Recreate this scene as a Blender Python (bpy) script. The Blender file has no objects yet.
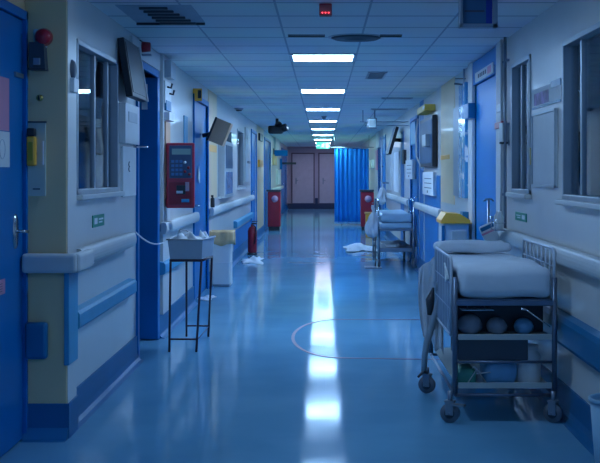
import bpy, bmesh, math, random
from mathutils import Vector, Matrix
random.seed(7)
SC = bpy.context.scene
COL = SC.collection
PI = math.pi

# ------------------------------------------------------------------ camera, world, exposure
F = 1130.0            # focal length in pixels of a 600x463 frame
VX, VY = 323.0, 173.0 # where the corridor's parallels meet
HC = 1.45             # eye height
W = 1.45              # half width of the corridor
CH = 2.51             # ceiling height
cd = bpy.data.cameras.new('camera')
cam = bpy.data.objects.new('camera', cd); COL.objects.link(cam)
cam.location = (0, 0, HC); cam.rotation_euler = (PI/2, 0, 0)
cd.sensor_fit = 'HORIZONTAL'; cd.sensor_width = 36.0; cd.lens = F*36.0/600.0
cd.shift_x = -(VX-300.0)/600.0
cd.shift_y = -(231.5-VY)/600.0
cd.clip_end = 200
SC.camera = cam
SC.view_settings.view_transform = 'Standard'
SC.view_settings.look = 'None'
SC.view_settings.exposure = 0.0
SC.view_settings.gamma = 1.0
SC.view_settings.use_curve_mapping = False
SC.cycles.use_denoising = True
SC.cycles.max_bounces = 10
SC.cycles.diffuse_bounces = 6
SC.cycles.glossy_bounces = 5
SC.cycles.caustics_reflective = False
SC.cycles.caustics_refractive = False
SC.cycles.sample_clamp_indirect = 6.0
wd = bpy.data.worlds.new('world'); SC.world = wd; wd.use_nodes = True
bg = wd.node_tree.nodes['Background']
bg.inputs[0].default_value = (0.04, 0.20, 0.60, 1); bg.inputs[1].default_value = 1.8
PANEL_COL = (0.36, 0.62, 1.0); PANEL_STR = 60.0
FAR_COL = (0.66, 0.68, 1.0)

# ------------------------------------------------------------------ helpers
def DL(px, w=W): return w*F/(VX-px)
def DR(px, w=W): return w*F/(px-VX)
def X(px, D): return (px-VX)/F*D
def Z(py, D): return HC-(py-VY)/F*D
def DF(py): return HC*F/(py-VY)

MATS = {}
def mat(name, col, rough=0.5, metal=0.0, var=0.06, scale=6.0, bump=0.0, bscale=40.0, coat=0.0, spec=0.5, alpha=1.0, trans=0.0, emit=None, estr=0.0):
    if name in MATS: return MATS[name]
    m = bpy.data.materials.new(name); m.use_nodes = True; MATS[name] = m
    nt = m.node_tree; b = nt.nodes['Principled BSDF']
    b.inputs['Roughness'].default_value = rough; b.inputs['Metallic'].default_value = metal
    b.inputs['Specular IOR Level'].default_value = spec
    b.inputs['Coat Weight'].default_value = coat; b.inputs['Coat Roughness'].default_value = 0.1
    b.inputs['Alpha'].default_value = alpha
    b.inputs['Transmission Weight'].default_value = trans
    tc = nt.nodes.new('ShaderNodeTexCoord')
    n = nt.nodes.new('ShaderNodeTexNoise'); n.inputs['Scale'].default_value = scale; n.inputs['Detail'].default_value = 4
    nt.links.new(tc.outputs['Object'], n.inputs['Vector'])
    r = nt.nodes.new('ShaderNodeValToRGB')
    r.color_ramp.elements[0].position = 0.3; r.color_ramp.elements[1].position = 0.7
    r.color_ramp.elements[0].color = tuple(c*(1-var) for c in col)+(1,)
    r.color_ramp.elements[1].color = tuple(min(1, c*(1+var)) for c in col)+(1,)
    nt.links.new(n.outputs['Fac'], r.inputs['Fac']); nt.links.new(r.outputs['Color'], b.inputs['Base Color'])
    if bump:
        n2 = nt.nodes.new('ShaderNodeTexNoise'); n2.inputs['Scale'].default_value = bscale
        nt.links.new(tc.outputs['Object'], n2.inputs['Vector'])
        bp = nt.nodes.new('ShaderNodeBump'); bp.inputs['Strength'].default_value = bump; bp.inputs['Distance'].default_value = 0.01
        nt.links.new(n2.outputs['Fac'], bp.inputs['Height']); nt.links.new(bp.outputs['Normal'], b.inputs['Normal'])
    if emit:
        b.inputs['Emission Color'].default_value = emit+(1,); b.inputs['Emission Strength'].default_value = estr
    return m

class MB:
    def __init__(s): s.bm = bmesh.new()
    def _merge(s, t, M=None, smooth=False):
        if M is not None: bmesh.ops.transform(t, matrix=M, verts=t.verts)
        for f in t.faces: f.smooth = smooth
        me = bpy.data.meshes.new('tmp'); t.to_mesh(me); t.free()
        s.bm.from_mesh(me); bpy.data.meshes.remove(me)
    def box(s, x0, x1, y0, y1, z0, z1, bev=0.0, M=None, seg=2):
        t = bmesh.new(); bmesh.ops.create_cube(t, size=1)
        for v in t.verts:
            v.co = Vector(((x0+x1)/2+v.co.x*abs(x1-x0), (y0+y1)/2+v.co.y*abs(y1-y0), (z0+z1)/2+v.co.z*abs(z1-z0)))
        if bev: bmesh.ops.bevel(t, geom=list(t.edges), offset=bev, segments=seg, affect='EDGES', profile=0.5)
        s._merge(t, M); return s
    def cyl(s, p0, p1, r, r1=None, seg=16, smooth=True):
        p0, p1 = Vector(p0), Vector(p1); d = p1-p0; t = bmesh.new()
        bmesh.ops.create_cone(t, cap_ends=True, segments=seg, radius1=r, radius2=r if r1 is None else r1, depth=d.length)
        M = Matrix.Translation((p0+p1)/2) @ d.to_track_quat('Z', 'Y').to_matrix().to_4x4()
        s._merge(t, M, smooth); return s
    def tube(s, pts, r, seg=8, closed=False):
        pts = [Vector(p) for p in pts]; n = len(pts); rings = []
        up = Vector((0, 0, 1)); prev = None
        for i, p in enumerate(pts):
            a = pts[i-1] if (i > 0 or closed) else p; b = pts[(i+1) % n] if (i < n-1 or closed) else p
            d = (b-a).normalized()
            if prev is None:
                e = Vector((1, 0, 0)) if abs(d.x) < 0.8 else Vector((0, 1, 0))
            else: e = prev
            u = (e-d*e.dot(d)).normalized(); prev = u; v = d.cross(u)
            rr = r[i] if isinstance(r, (list, tuple)) else r
            rings.append([s.bm.verts.new(p+(u*math.cos(k*2*PI/seg)+v*math.sin(k*2*PI/seg))*rr) for k in range(seg)])
        m = n if closed else n-1
        for i in range(m):
            A, B = rings[i], rings[(i+1) % n]
            for k in range(seg):
                f = s.bm.faces.new((A[k], A[(k+1) % seg], B[(k+1) % seg], B[k])); f.smooth = True
        if not closed:
            s.bm.faces.new(rings[0][::-1]); s.bm.faces.new(rings[-1])
        return s
    def lathe(s, prof, seg=24, c=(0, 0, 0), smooth=True):
        rings = []
        for r, z in prof:
            rings.append([s.bm.verts.new((c[0]+r*math.cos(k*2*PI/seg), c[1]+r*math.sin(k*2*PI/seg), c[2]+z)) for k in range(seg)] if r > 1e-6 else [s.bm.verts.new((c[0], c[1], c[2]+z))])
        for A, B in zip(rings, rings[1:]):
            for k in range(seg):
                k2 = (k+1) % seg
                vs = ([A[0]] if len(A) == 1 else [A[k], A[k2]]) + ([B[0]] if len(B) == 1 else [B[k2], B[k]])
                if len(vs) > 2:
                    f = s.bm.faces.new(vs); f.smooth = smooth
        return s
    def sph(s, c, r, sc=(1, 1, 1), seg=16):
        t = bmesh.new(); bmesh.ops.create_uvsphere(t, u_segments=seg, v_segments=seg//2+2, radius=r)
        s._merge(t, Matrix.Translation(c) @ Matrix.Diagonal((*sc, 1)), True); return s
    def prism(s, poly, axis, a, b):
        # poly: list of 2D points; extruded along axis 'x','y','z' from a to b
        def P(p, t):
            return {'x': (t, p[0], p[1]), 'y': (p[0], t, p[1]), 'z': (p[0], p[1], t)}[axis]
        A = [s.bm.verts.new(P(p, a)) for p in poly]; B = [s.bm.verts.new(P(p, b)) for p in poly]
        n = len(poly)
        s.bm.faces.new(A); s.bm.faces.new(B[::-1])
        for k in range(n): s.bm.faces.new((A[k], B[k], B[(k+1) % n], A[(k+1) % n]))
        return s
    def sheet(s, fn, nu, nv, th=0.003, smooth=True):
        t = bmesh.new()
        g = [[t.verts.new(fn(i/nu, j/nv)) for j in range(nv+1)] for i in range(nu+1)]
        for i in range(nu):
            for j in range(nv):
                t.faces.new((g[i][j], g[i+1][j], g[i+1][j+1], g[i][j+1]))
        bmesh.ops.recalc_face_normals(t, faces=t.faces)
        if th:
            bmesh.ops.solidify(t, geom=list(t.faces), thickness=th)
        s._merge(t, None, smooth); return s
    def xf(s, M): bmesh.ops.transform(s.bm, matrix=M, verts=s.bm.verts); return s
    def obj(s, name, m, parent=None, loc=None, rz=0.0, label=None):
        bmesh.ops.recalc_face_normals(s.bm, faces=s.bm.faces)
        me = bpy.data.meshes.new(name); s.bm.to_mesh(me); s.bm.free()
        me.materials.append(m)
        o = bpy.data.objects.new(name, me); COL.objects.link(o)
        if parent: o.parent = parent
        if loc: o.location = loc
        o.rotation_euler.z = rz
        if label: o['label'] = label
        return o

def tag(o, label=None, cat=None, group=None, kind=None):
    if label: o['label'] = label
    if cat: o['category'] = cat
    if group: o['group'] = group
    if kind: o['kind'] = kind
    return o
def thing(name, label, cat, loc=(0, 0, 0), rz=0.0, group=None):
    o = bpy.data.objects.new(name, None); COL.objects.link(o); o.empty_display_size = 0.1
    o.location = loc; o.rotation_euler.z = rz
    return tag(o, label, cat, group)
def struct(o): o['kind'] = 'structure'; return o
def copy_tree(o, parent=None):
    c = o.copy(); COL.objects.link(c); c.parent = parent
    for ch in list(o.children): copy_tree(ch, c)
    return c
def sempty(name, loc=(0, 0, 0)):
    o = bpy.data.objects.new(name, None); COL.objects.link(o); o.location = loc; return struct(o)

# ------------------------------------------------------------------ materials
m_wall = mat('wall_paint', (0.74, 0.70, 0.66), 0.34, var=0.03, scale=2.0, coat=0.4)
m_cream = mat('cream_paint', (0.86, 0.62, 0.35), 0.42, var=0.04, scale=2.0, coat=0.1)
m_blue = mat('blue_gloss_paint', (0.001, 0.18, 0.50), 0.34, var=0.05, scale=1.5, spec=0.22)
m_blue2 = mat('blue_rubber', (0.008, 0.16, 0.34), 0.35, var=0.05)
m_bumper = mat('light_blue_bumper', (0.05, 0.33, 0.56), 0.4, var=0.05)
m_cove = mat('cove_vinyl', (0.006, 0.14, 0.33), 0.45, var=0.05)
m_rail = mat('rail_vinyl', (0.62, 0.62, 0.62), 0.5, var=0.03)
m_metal = mat('painted_frame', (0.42, 0.46, 0.50), 0.35, 0.4, var=0.05)
m_dark = mat('dark_plastic', (0.02, 0.022, 0.03), 0.35, var=0.1)
m_darkbox = mat('dark_grey_case', (0.05, 0.055, 0.07), 0.4, var=0.1)
m_chrome = mat('chrome', (0.6, 0.62, 0.66), 0.18, 1.0, var=0.05)
m_steel = mat('dull_steel', (0.28, 0.32, 0.38), 0.35, 0.8, var=0.08)
m_white = mat('white_plastic', (0.78, 0.78, 0.78), 0.35, var=0.03)
m_offw = mat('off_white_board', (0.6, 0.62, 0.64), 0.45, var=0.04)
m_paper = mat('paper', (0.8, 0.8, 0.8), 0.7, var=0.03)
m_red = mat('red_plastic', (0.50, 0.012, 0.035), 0.3, var=0.08, coat=0.3)
m_redd = mat('maroon_plastic', (0.30, 0.012, 0.03), 0.4, var=0.12)
m_yellow = mat('yellow_plastic', (1.0, 0.46, 0.05), 0.35, var=0.05)
m_khaki = mat('khaki_bag', (0.72, 0.48, 0.26), 0.6, var=0.12, bump=0.4, bscale=25)
m_tan = mat('tan_board', (0.70, 0.42, 0.26), 0.6, var=0.06)
m_green = mat('green_plate', (0.0, 0.30, 0.17), 0.4, var=0.05)
m_mark = mat('mark_white', (0.75, 0.8, 0.8), 0.5)
m_ink = mat('ink_dark', (0.05, 0.06, 0.1), 0.6)
m_pink = mat('pink_paper', (0.70, 0.30, 0.42), 0.6, var=0.04)
m_purple = mat('purple_print', (0.36, 0.22, 0.42), 0.6, var=0.6, scale=14)
m_linen = mat('white_linen', (0.70, 0.74, 0.80), 0.75, var=0.05, bump=0.3, bscale=9)
m_matt = mat('pale_blue_vinyl', (0.36, 0.52, 0.66), 0.4, var=0.05, bump=0.2, bscale=8)
m_gridp = mat('pale_grid_enamel', (0.55, 0.60, 0.68), 0.3, 0.2)
m_tframe = mat('dark_blue_steel', (0.13, 0.17, 0.24), 0.35, 0.5, var=0.1)
m_bundle = mat('slate_linen', (0.26, 0.30, 0.38), 0.8, var=0.1)
m_bag = mat('white_poly_bag', (0.72, 0.76, 0.82), 0.3, var=0.05, bump=0.5, bscale=20, alpha=0.82)
m_pbag = mat('pale_blue_bag', (0.15, 0.38, 0.62), 0.4, var=0.1, bump=0.5, bscale=20)
m_tub = mat('grey_translucent_tub', (0.42, 0.47, 0.53), 0.3, var=0.04)
m_stand = mat('dark_maroon_tube', (0.05, 0.012, 0.03), 0.35, var=0.2, coat=0.3)
m_curtain = mat('blue_curtain_cloth', (0.008, 0.25, 0.78), 0.9, var=0.04, bump=0.2, bscale=60)
m_hem = mat('curtain_hem', (0.25, 0.45, 0.75), 0.8)
m_pinkwall = mat('mauve_paint', (0.40, 0.35, 0.44), 0.5, var=0.03)
m_pinkdoor = mat('mauve_door', (0.47, 0.43, 0.50), 0.4, var=0.05)
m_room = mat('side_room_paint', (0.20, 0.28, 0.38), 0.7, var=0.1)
m_bin = mat('pale_blue_bin', (0.35, 0.55, 0.70), 0.35, var=0.03)
m_beige = mat('beige_edge', (0.45, 0.48, 0.46), 0.45, var=0.05)
m_shade = mat('slate_panel', (0.06, 0.075, 0.10), 0.5, var=0.08)
m_lcd = mat('lcd_green', (0.30, 0.42, 0.36), 0.3)
m_screen = mat('blue_grey_screen', (0.04, 0.10, 0.20), 0.45, var=0.25, scale=3)
m_tealp = mat('green_poly', (0.05, 0.25, 0.2), 0.5, var=0.2)
m_wheel = mat('grey_tyre', (0.16, 0.18, 0.22), 0.5)

def glass_mat():
    m = bpy.data.materials.new('window_glass'); m.use_nodes = True; nt = m.node_tree
    for n in list(nt.nodes): nt.nodes.remove(n)
    out = nt.nodes.new('ShaderNodeOutputMaterial'); mix = nt.nodes.new('ShaderNodeMixShader')
    g = nt.nodes.new('ShaderNodeBsdfGlossy'); g.inputs['Roughness'].default_value = 0.03
    t = nt.nodes.new('ShaderNodeBsdfTransparent'); t.inputs[0].default_value = (0.75, 0.88, 1, 1)
    fr = nt.nodes.new('ShaderNodeFresnel'); fr.inputs['IOR'].default_value = 1.5
    nt.links.new(fr.outputs[0], mix.inputs[0]); nt.links.new(t.outputs[0], mix.inputs[1]); nt.links.new(g.outputs[0], mix.inputs[2])
    nt.links.new(mix.outputs[0], out.inputs[0]); return m
m_glass = glass_mat()

def floor_mat():
    m = bpy.data.materials.new('blue_vinyl_floor'); m.use_nodes = True; nt = m.node_tree; b = nt.nodes['Principled BSDF']
    tc = nt.nodes.new('ShaderNodeTexCoord')
    n = nt.nodes.new('ShaderNodeTexNoise'); n.inputs['Scale'].default_value = 1.3; n.inputs['Detail'].default_value = 6
    r = nt.nodes.new('ShaderNodeValToRGB'); r.color_ramp.elements[0].color = (0.12, 0.31, 0.47, 1); r.color_ramp.elements[1].color = (0.15, 0.36, 0.53, 1)
    r.color_ramp.elements[0].position = 0.35; r.color_ramp.elements[1].position = 0.65
    nt.links.new(tc.outputs['Object'], n.inputs['Vector']); nt.links.new(n.outputs['Fac'], r.inputs['Fac']); nt.links.new(r.outputs['Color'], b.inputs['Base Color'])
    n2 = nt.nodes.new('ShaderNodeTexNoise'); n2.inputs['Scale'].default_value = 2.5; n2.inputs['Detail'].default_value = 5
    nt.links.new(tc.outputs['Object'], n2.inputs['Vector'])
    mr = nt.nodes.new('ShaderNodeMapRange'); mr.inputs[3].default_value = 0.05; mr.inputs[4].default_value = 0.12
    nt.links.new(n2.outputs['Fac'], mr.inputs[0]); nt.links.new(mr.outputs[0], b.inputs['Roughness'])
    n3 = nt.nodes.new('ShaderNodeTexNoise'); n3.inputs['Scale'].default_value = 3.0
    nt.links.new(tc.outputs['Object'], n3.inputs['Vector'])
    bp = nt.nodes.new('ShaderNodeBump'); bp.inputs['Strength'].default_value = 0.05; bp.inputs['Distance'].default_value = 0.01
    nt.links.new(n3.outputs['Fac'], bp.inputs['Height']); nt.links.new(bp.outputs['Normal'], b.inputs['Normal'])
    b.inputs['Specular IOR Level'].default_value = 0.035
    return m
m_floor = floor_mat()

def ceil_mat():
    m = bpy.data.materials.new('ceiling_tiles'); m.use_nodes = True; nt = m.node_tree; b = nt.nodes['Principled BSDF']
    tc = nt.nodes.new('ShaderNodeTexCoord'); sp = nt.nodes.new('ShaderNodeSeparateXYZ'); nt.links.new(tc.outputs['Object'], sp.inputs[0])
    def M(op, a, bb, c=None):
        n = nt.nodes.new('ShaderNodeMath'); n.operation = op
        for i, v in enumerate((a, bb, c)):
            if v is None: continue
            if isinstance(v, (int, float)): n.inputs[i].default_value = v
            else: nt.links.new(v, n.inputs[i])
        return n.outputs[0]
    def line(o, off, wd):
        a = M('ADD', o, off+60.0); a = M('DIVIDE', a, 0.6); a = M('FRACT', a, 0)
        a = M('SUBTRACT', a, 0.5); a = M('ABSOLUTE', a, 0); return M('GREATER_THAN', a, 0.5-wd)
    lx = line(sp.outputs['X'], 0.3, 0.013); ly = line(sp.outputs['Y'], -10.03, 0.035)
    ln = M('MAXIMUM', lx, ly)
    mx = nt.nodes.new('ShaderNodeMix'); mx.data_type = 'RGBA'
    mx.inputs['A'].default_value = (0.84, 0.88, 0.88, 1); mx.inputs['B'].default_value = (0.42, 0.48, 0.54, 1)
    nt.links.new(ln, mx.inputs['Factor']); 
    n = nt.nodes.new('ShaderNodeTexNoise'); n.inputs['Scale'].default_value = 0.9
    nt.links.new(tc.outputs['Object'], n.inputs['Vector'])
    mu = nt.nodes.new('ShaderNodeMix'); mu.data_type = 'RGBA'; mu.blend_type = 'MULTIPLY'; mu.inputs['Factor'].default_value = 0.25
    nt.links.new(mx.outputs['Result'], mu.inputs['A']); nt.links.new(n.outputs['Color'], mu.inputs['B'])
    nt.links.new(mu.outputs['Result'], b.inputs['Base Color'])
    b.inputs['Roughness'].default_value = 0.6
    bp = nt.nodes.new('ShaderNodeBump'); bp.invert = True; bp.inputs['Strength'].default_value = 0.5; bp.inputs['Distance'].default_value = 0.01
    nt.links.new(ln, bp.inputs['Height']); nt.links.new(bp.outputs['Normal'], b.inputs['Normal'])
    return m
m_ceil = ceil_mat()
def emit_mat(name, col, st):
    m = bpy.data.materials.new(name); m.use_nodes = True; nt = m.node_tree; b = nt.nodes['Principled BSDF']
    b.inputs['Base Color'].default_value = (0.8, 0.8, 0.8, 1)
    b.inputs['Emission Color'].default_value = col+(1,); b.inputs['Emission Strength'].default_value = st
    return m
m_panel = emit_mat('light_diffuser', PANEL_COL, PANEL_STR)
m_dim = emit_mat('fill_diffuser_dim', PANEL_COL, PANEL_STR*0.32)
m_panelg = emit_mat('light_diffuser_greenish', (0.42, 0.85, 0.9), PANEL_STR*0.8)
m_warm = emit_mat('light_diffuser_far', FAR_COL, PANEL_STR*0.42)
m_exit = emit_mat('exit_green', (0.03, 0.75, 0.45), 1.1)
m_exitw = emit_mat('exit_white', (0.6, 1.0, 0.85), 2.4)
m_led = emit_mat('red_led', (1.0, 0.02, 0.03), 4.0)
m_lit = emit_mat('lit_sign_face', (0.25, 0.7, 1.0), 0.35)

# ------------------------------------------------------------------ setting
YN, YE = -1.0, DF(208.8)     # near end of the built corridor, end wall
struct(MB().box(-3.6, 3.6, YN, YE+0.3, -0.1, 0.0).obj('floor', m_floor))
struct(MB().box(-3.6, 3.6, YN, YE+0.3, CH, CH+0.12).obj('ceiling', m_ceil))

YP = 6.18   # near face of the projecting pier on the left
LD2 = (DL(137), DL(156.5)); LD3 = (DL(193.5), DL(207)); LD4 = (DL(251), DL(256)); LD5 = (DL(264), DL(270)); LD6 = (DL(281.5), DL(286))
LWA = (6.62, DL(117), 1.32, 2.24); LWB = (DL(218), DL(231), 1.12, 2.12); LWC = (DL(237), DL(243), 1.2, 2.2)
RD1 = (DR(498), DR(475)); RD2 = (DR(418.5), DR(411.5)); RD3 = (DR(386), DR(379))
RWA = (5.0, DR(564), 1.29, 2.24); RWB = (DR(531), DR(512.5), 1.30, 2.28); RWC = (DR(470), DR(463), 1.18, 2.28)
DH = 2.28
def wall(name, x0, x1, y0, y1, openings, m):
    b = MB(); y = y0
    for (a, c, z0, z1) in sorted(openings):
        if a > y: b.box(x0, x1, y, a, 0, CH)
        if z0 > 0: b.box(x0, x1, a, c, 0, z0)
        if z1 < CH: b.box(x0, x1, a, c, z1, CH)
        y = c
    b.box(x0, x1, y, y1, 0, CH)
    return struct(b.obj(name, m))
lo = [(*LD2, 0, DH)] + [(*d, 0, DH) for d in (LD3, LD4, LD5, LD6)] + [LWA, LWB, LWC]
wall('wall_left', -W-0.14, -W, YP+0.2, YE, lo, m_wall)
wall('wall_left_near', -1.78, -1.63, YN, YP, [(5.35, 6.16, 0, DH)], m_cream)
struct(MB().box(-1.78, -1.40, YP, YP+0.22, 0, CH, 0.006).obj('wall_pier', m_cream))
struct(MB().box(-1.40, -1.396, YP+0.006, YP+0.22, 0.19, CH-0.002).obj('trim_15', m_wall))
ro = [(*d, 0, DH) for d in (RD1, RD2, RD3)] + [RWA, RWB]
wall('wall_right', W, W+0.14, YN, YE, ro, m_wall)
struct(MB().box(-3.6, 3.6, YE, YE+0.15, 0, CH).obj('wall_end', m_pinkwall))
# rooms behind the windows and the open door
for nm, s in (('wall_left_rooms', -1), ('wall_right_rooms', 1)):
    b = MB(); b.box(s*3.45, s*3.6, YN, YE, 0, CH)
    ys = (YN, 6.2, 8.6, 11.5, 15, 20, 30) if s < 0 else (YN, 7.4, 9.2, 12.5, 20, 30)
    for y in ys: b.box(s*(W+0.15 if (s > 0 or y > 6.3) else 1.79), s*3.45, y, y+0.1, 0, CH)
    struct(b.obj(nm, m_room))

# glowing panels added to brighten the side rooms, and ward curtains
m_roomfill = emit_mat('room_fill_panel', PANEL_COL, 9.0)
for (x, y, lb) in ((-2.5, 7.4, 'added fill panel inside the left ward behind the near window'), (-2.5, 10.1, 'added fill panel inside the room behind the open blue doorway'), (-2.5, 17.0, 'added fill panel inside the room behind the far left window'), (2.5, 6.2, 'added fill panel inside the right ward behind the near window'), (2.5, 8.3, 'added fill panel inside the right room behind the slim window')):
    r = thing('room_fill_light', lb, 'ceiling light', (x, y, CH))
    MB().box(-0.3, 0.3, -0.3, 0.3, -0.012, 0).obj('frame', m_offw, r); MB().box(-0.27, 0.27, -0.27, 0.27, -0.016, -0.012).obj('diffuser', m_roomfill, r)
def ward_curtain(x, y0, y1, z1, lb, m=None):
    r = thing('ward_curtain', lb, 'curtain', (x, (y0+y1)/2, 0)); L = (y1-y0)/2
    MB().sheet(lambda u, v: (0.04*math.sin(u*2*PI*(L*8)), -L+2*L*u, 0.35+(z1-0.35)*v), int(L*90), 2, 0.003).obj('cloth', m or m_curtain, r)
    MB().tube([(0, -L, z1+0.03), (0, L, z1+0.03)], 0.012).obj('curtain_rail', m_steel, r)
    for y in (-L+0.05, L-0.05): MB().tube([(0, y, z1+0.03), (0, y, CH)], 0.006, 6).obj('hanger', m_steel, r)
ward_curtain(-1.95, 6.9, 7.7, 2.15, 'blue curtain seen inside through the near left window')
ward_curtain(-2.3, 7.75, 8.45, 2.2, 'darker blue curtain deeper behind the near left window')
ward_curtain(1.95, 5.4, 6.5, 2.0, 'blue curtain seen inside through the near right window')
ward_curtain(-2.2, 15.6, 17.6, 1.9, 'pale blue curtain behind the far left window', m_bumper)
# coloured wall areas in the photo: blue field and cream fields are paint on thin panels of wall lining
def lining(name, side, y0, y1, z0, z1, m, t=0.006):
    x0, x1 = (-W, -W+t) if side < 0 else (W-t, W)
    return struct(MB().box(x0, x1, y0, y1, z0, z1).obj(name, m))
lining('trim_1', -1, DL(207)+0.12, DL(216.5), 1.12, CH-0.002, m_cream)
lining('trim_2', -1, DL(256.8), DL(263.3), 0.19, CH-0.002, m_cream)
lining('trim_3', 1, DR(455), DR(441.5), 1.1, CH-0.002, m_cream)
lining('trim_4', 1, DR(440.5), DR(425), 0.19, 1.42, m_blue)
lining('trim_5', 1, DR(423.5), DR(420), 0.19, CH-0.002, m_blue)
lining('trim_6', 1, DR(404), DR(401), 0.19, 2.2, m_blue)

# skirting with a cove
def cove(name, side, xw, y0, y1, m=m_cove, h=0.19):
    p = [(xw, 0.0), (xw, h), (xw-side*0.012, h), (xw-side*0.014, 0.06), (xw-side*0.022, 0.025), (xw-side*0.04, 0.008), (xw-side*0.065, 0.001), (xw-side*0.065, 0.0)]
    return p, y0, y1
def coves(name, side, xw, segs):
    b = MB()
    for y0, y1 in segs:
        p, _, _ = cove('', side, xw, y0, y1); b.prism(p, 'y', y0, y1)
    return struct(b.obj(name, m_cove))
def gaps(y0, y1, doors):
    out = []; y = y0
    for a, c in sorted(doors):
        out.append((y, a-0.06)); y = c+0.06
    out.append((y, y1)); return out
coves('baseboard_left', -1, -W, gaps(YP+0.22, YE, [LD2, LD3, LD4, LD5, LD6]))
coves('baseboard_right', 1, W, gaps(YN, YE, [RD1, RD2, RD3]))
b = MB(); p = [(YP, 0), (YP, 0.19), (YP-0.012, 0.19), (YP-0.014, 0.06), (YP-0.07, 0.005), (YP-0.1, 0.0)]
b.prism(p, 'x', -1.63, -1.39); b.box(-1.40, -1.385, YP-0.014, YP+0.22, 0, 0.19); struct(b.obj('baseboard_pier', m_cove))
b = MB(); b.box(-3.45, -1.15, YE-0.02, YE, 0, 0.22); b.box(-1.15, 3.45, YE-0.02, YE, 0, 0.22); struct(b.obj('baseboard_end', mat('navy_skirting', (0.02, 0.03, 0.10), 0.4)))

# doors
def door(n, side, d, m=m_blue, closed=True, h=DH, leaf_in=0.03, light=True, handle=True, xw=W):
    r = sempty('door_%d' % n, (side*xw, (d[0]+d[1])/2, 0)); w = (d[1]-d[0])/2
    s = side
    b = MB()
    for a, c in ((-w-0.06, -w), (w, w+0.06)): b.box(-s*0.02, s*0.14, a, c, 0, h+0.06, 0.004)
    b.box(-s*0.02, s*0.14, -w-0.06, w+0.06, h, h+0.06, 0.004)
    b.obj('door_frame', m_blue if light is False else m, r)
    if closed:
        lf = MB().box(s*leaf_in, s*(leaf_in+0.045), -w+0.003, w-0.003, 0.008, h-0.003, 0.003).obj('door_leaf', m, r)
        if handle:
            hb = MB(); y = -w+0.10
            hb.box(s*(leaf_in-0.006), s*leaf_in, y-0.022, y+0.022, 0.95, 1.15, 0.002)
            hb.tube([(s*(leaf_in-0.004), y, 1.08), (s*(leaf_in-0.05), y, 1.08), (s*(leaf_in-0.055), y+0.12, 1.08)], 0.009)
            hb.obj('door_handle', m_chrome, lf)
    return r
# near left blue door (recessed wall)
r = sempty('door_1', (-1.63, 5.75, 0)); w = 0.41
b = MB()
b.box(-0.14, 0.02, 0.41-0.02, 0.425, 0, DH+0.05, 0.004); b.box(-0.14, 0.02, -0.47, -0.40, 0, DH+0.05, 0.004); b.box(-0.14, 0.02, -0.47, 0.425, DH, DH+0.05, 0.004)
b.obj('door_frame', m_blue, r)
lf = MB().box(-0.045, -0.002, -0.40, 0.385, 0.008, DH-0.003, 0.003).obj('door_leaf', m_blue, r)
hb = MB()
yh = DL(15, 1.63)-5.75
hb.lathe([(0, 0.02), (0.05, 0.02), (0.055, 0)], 20)
for v in hb.bm.verts: v.co = Vector((v.co.z*0.5, v.co.x*0.7, v.co.y*1.7))
hb.xf(Matrix.Translation((0, yh, Z(231, 6.02))))
hb.tube([(0.0, yh, Z(231, 6.02)), (0.045, yh, Z(231, 6.02)), (0.05, yh+0.07, Z(232, 6.02))], 0.008)
hb.obj('door_handle', m_chrome, lf)
hb = MB(); hb.box(-0.001, 0.012, DL(14, 1.63)-5.75, 0.36, Z(80, 6.2), Z(75.5, 6.2), 0.002); hb.obj('door_closer_plate', m_steel, lf)

r2 = door(2, -1, LD2, closed=False)
# open leaf, hinged at the far jamb and swung into the room
lf = MB().box(-0.93, 0.0, -0.022, 0.022, 0.008, DH-0.004, 0.003)
lf = lf.obj('door_leaf', m_blue, r2, loc=(0.02, LD2[1]-(LD2[0]+LD2[1])/2-0.03, 0), rz=math.radians(-2))
hb = MB(); hb.box(-0.14, -0.09, -0.03, -0.022, 2.0, 2.22, 0.002); hb.obj('hinge_plate', m_white, lf)
door(3, -1, LD3, leaf_in=0.012); door(4, -1, LD4, leaf_in=0.012); door(5, -1, LD5, leaf_in=0.012); door(6, -1, LD6, leaf_in=0.012)
door(7, 1, RD1, leaf_in=0.008); door(8, 1, RD2, leaf_in=0.012); door(9, 1, RD3, leaf_in=0.012)
# pale header boards over the doors
struct(MB().box(-W, -W+0.025, LD2[0]-0.35, LD2[1]+0.06, DH+0.062, CH-0.03, 0.003).obj('trim_7', m_rail))
struct(MB().box(W-0.022, W, RD1[0]-0.06, RD1[1]+0.06, DH+0.062, CH-0.01, 0.003).obj('trim_8', m_blue))
struct(MB().box(W-0.03, W, DR(475.5)+0.03, DR(471), 0.19, CH-0.002, 0.003).obj('trim_9', m_rail))
struct(MB().box(W-0.03, W, DR(504), DR(499.2)-0.02, 0.19, CH-0.002, 0.003).obj('trim_10', m_rail))
struct(MB().box(-W, -W+0.03, DL(159.5)+0.02, DL(167), 0.19, CH-0.002, 0.003).obj('trim_11', m_rail))

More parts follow.
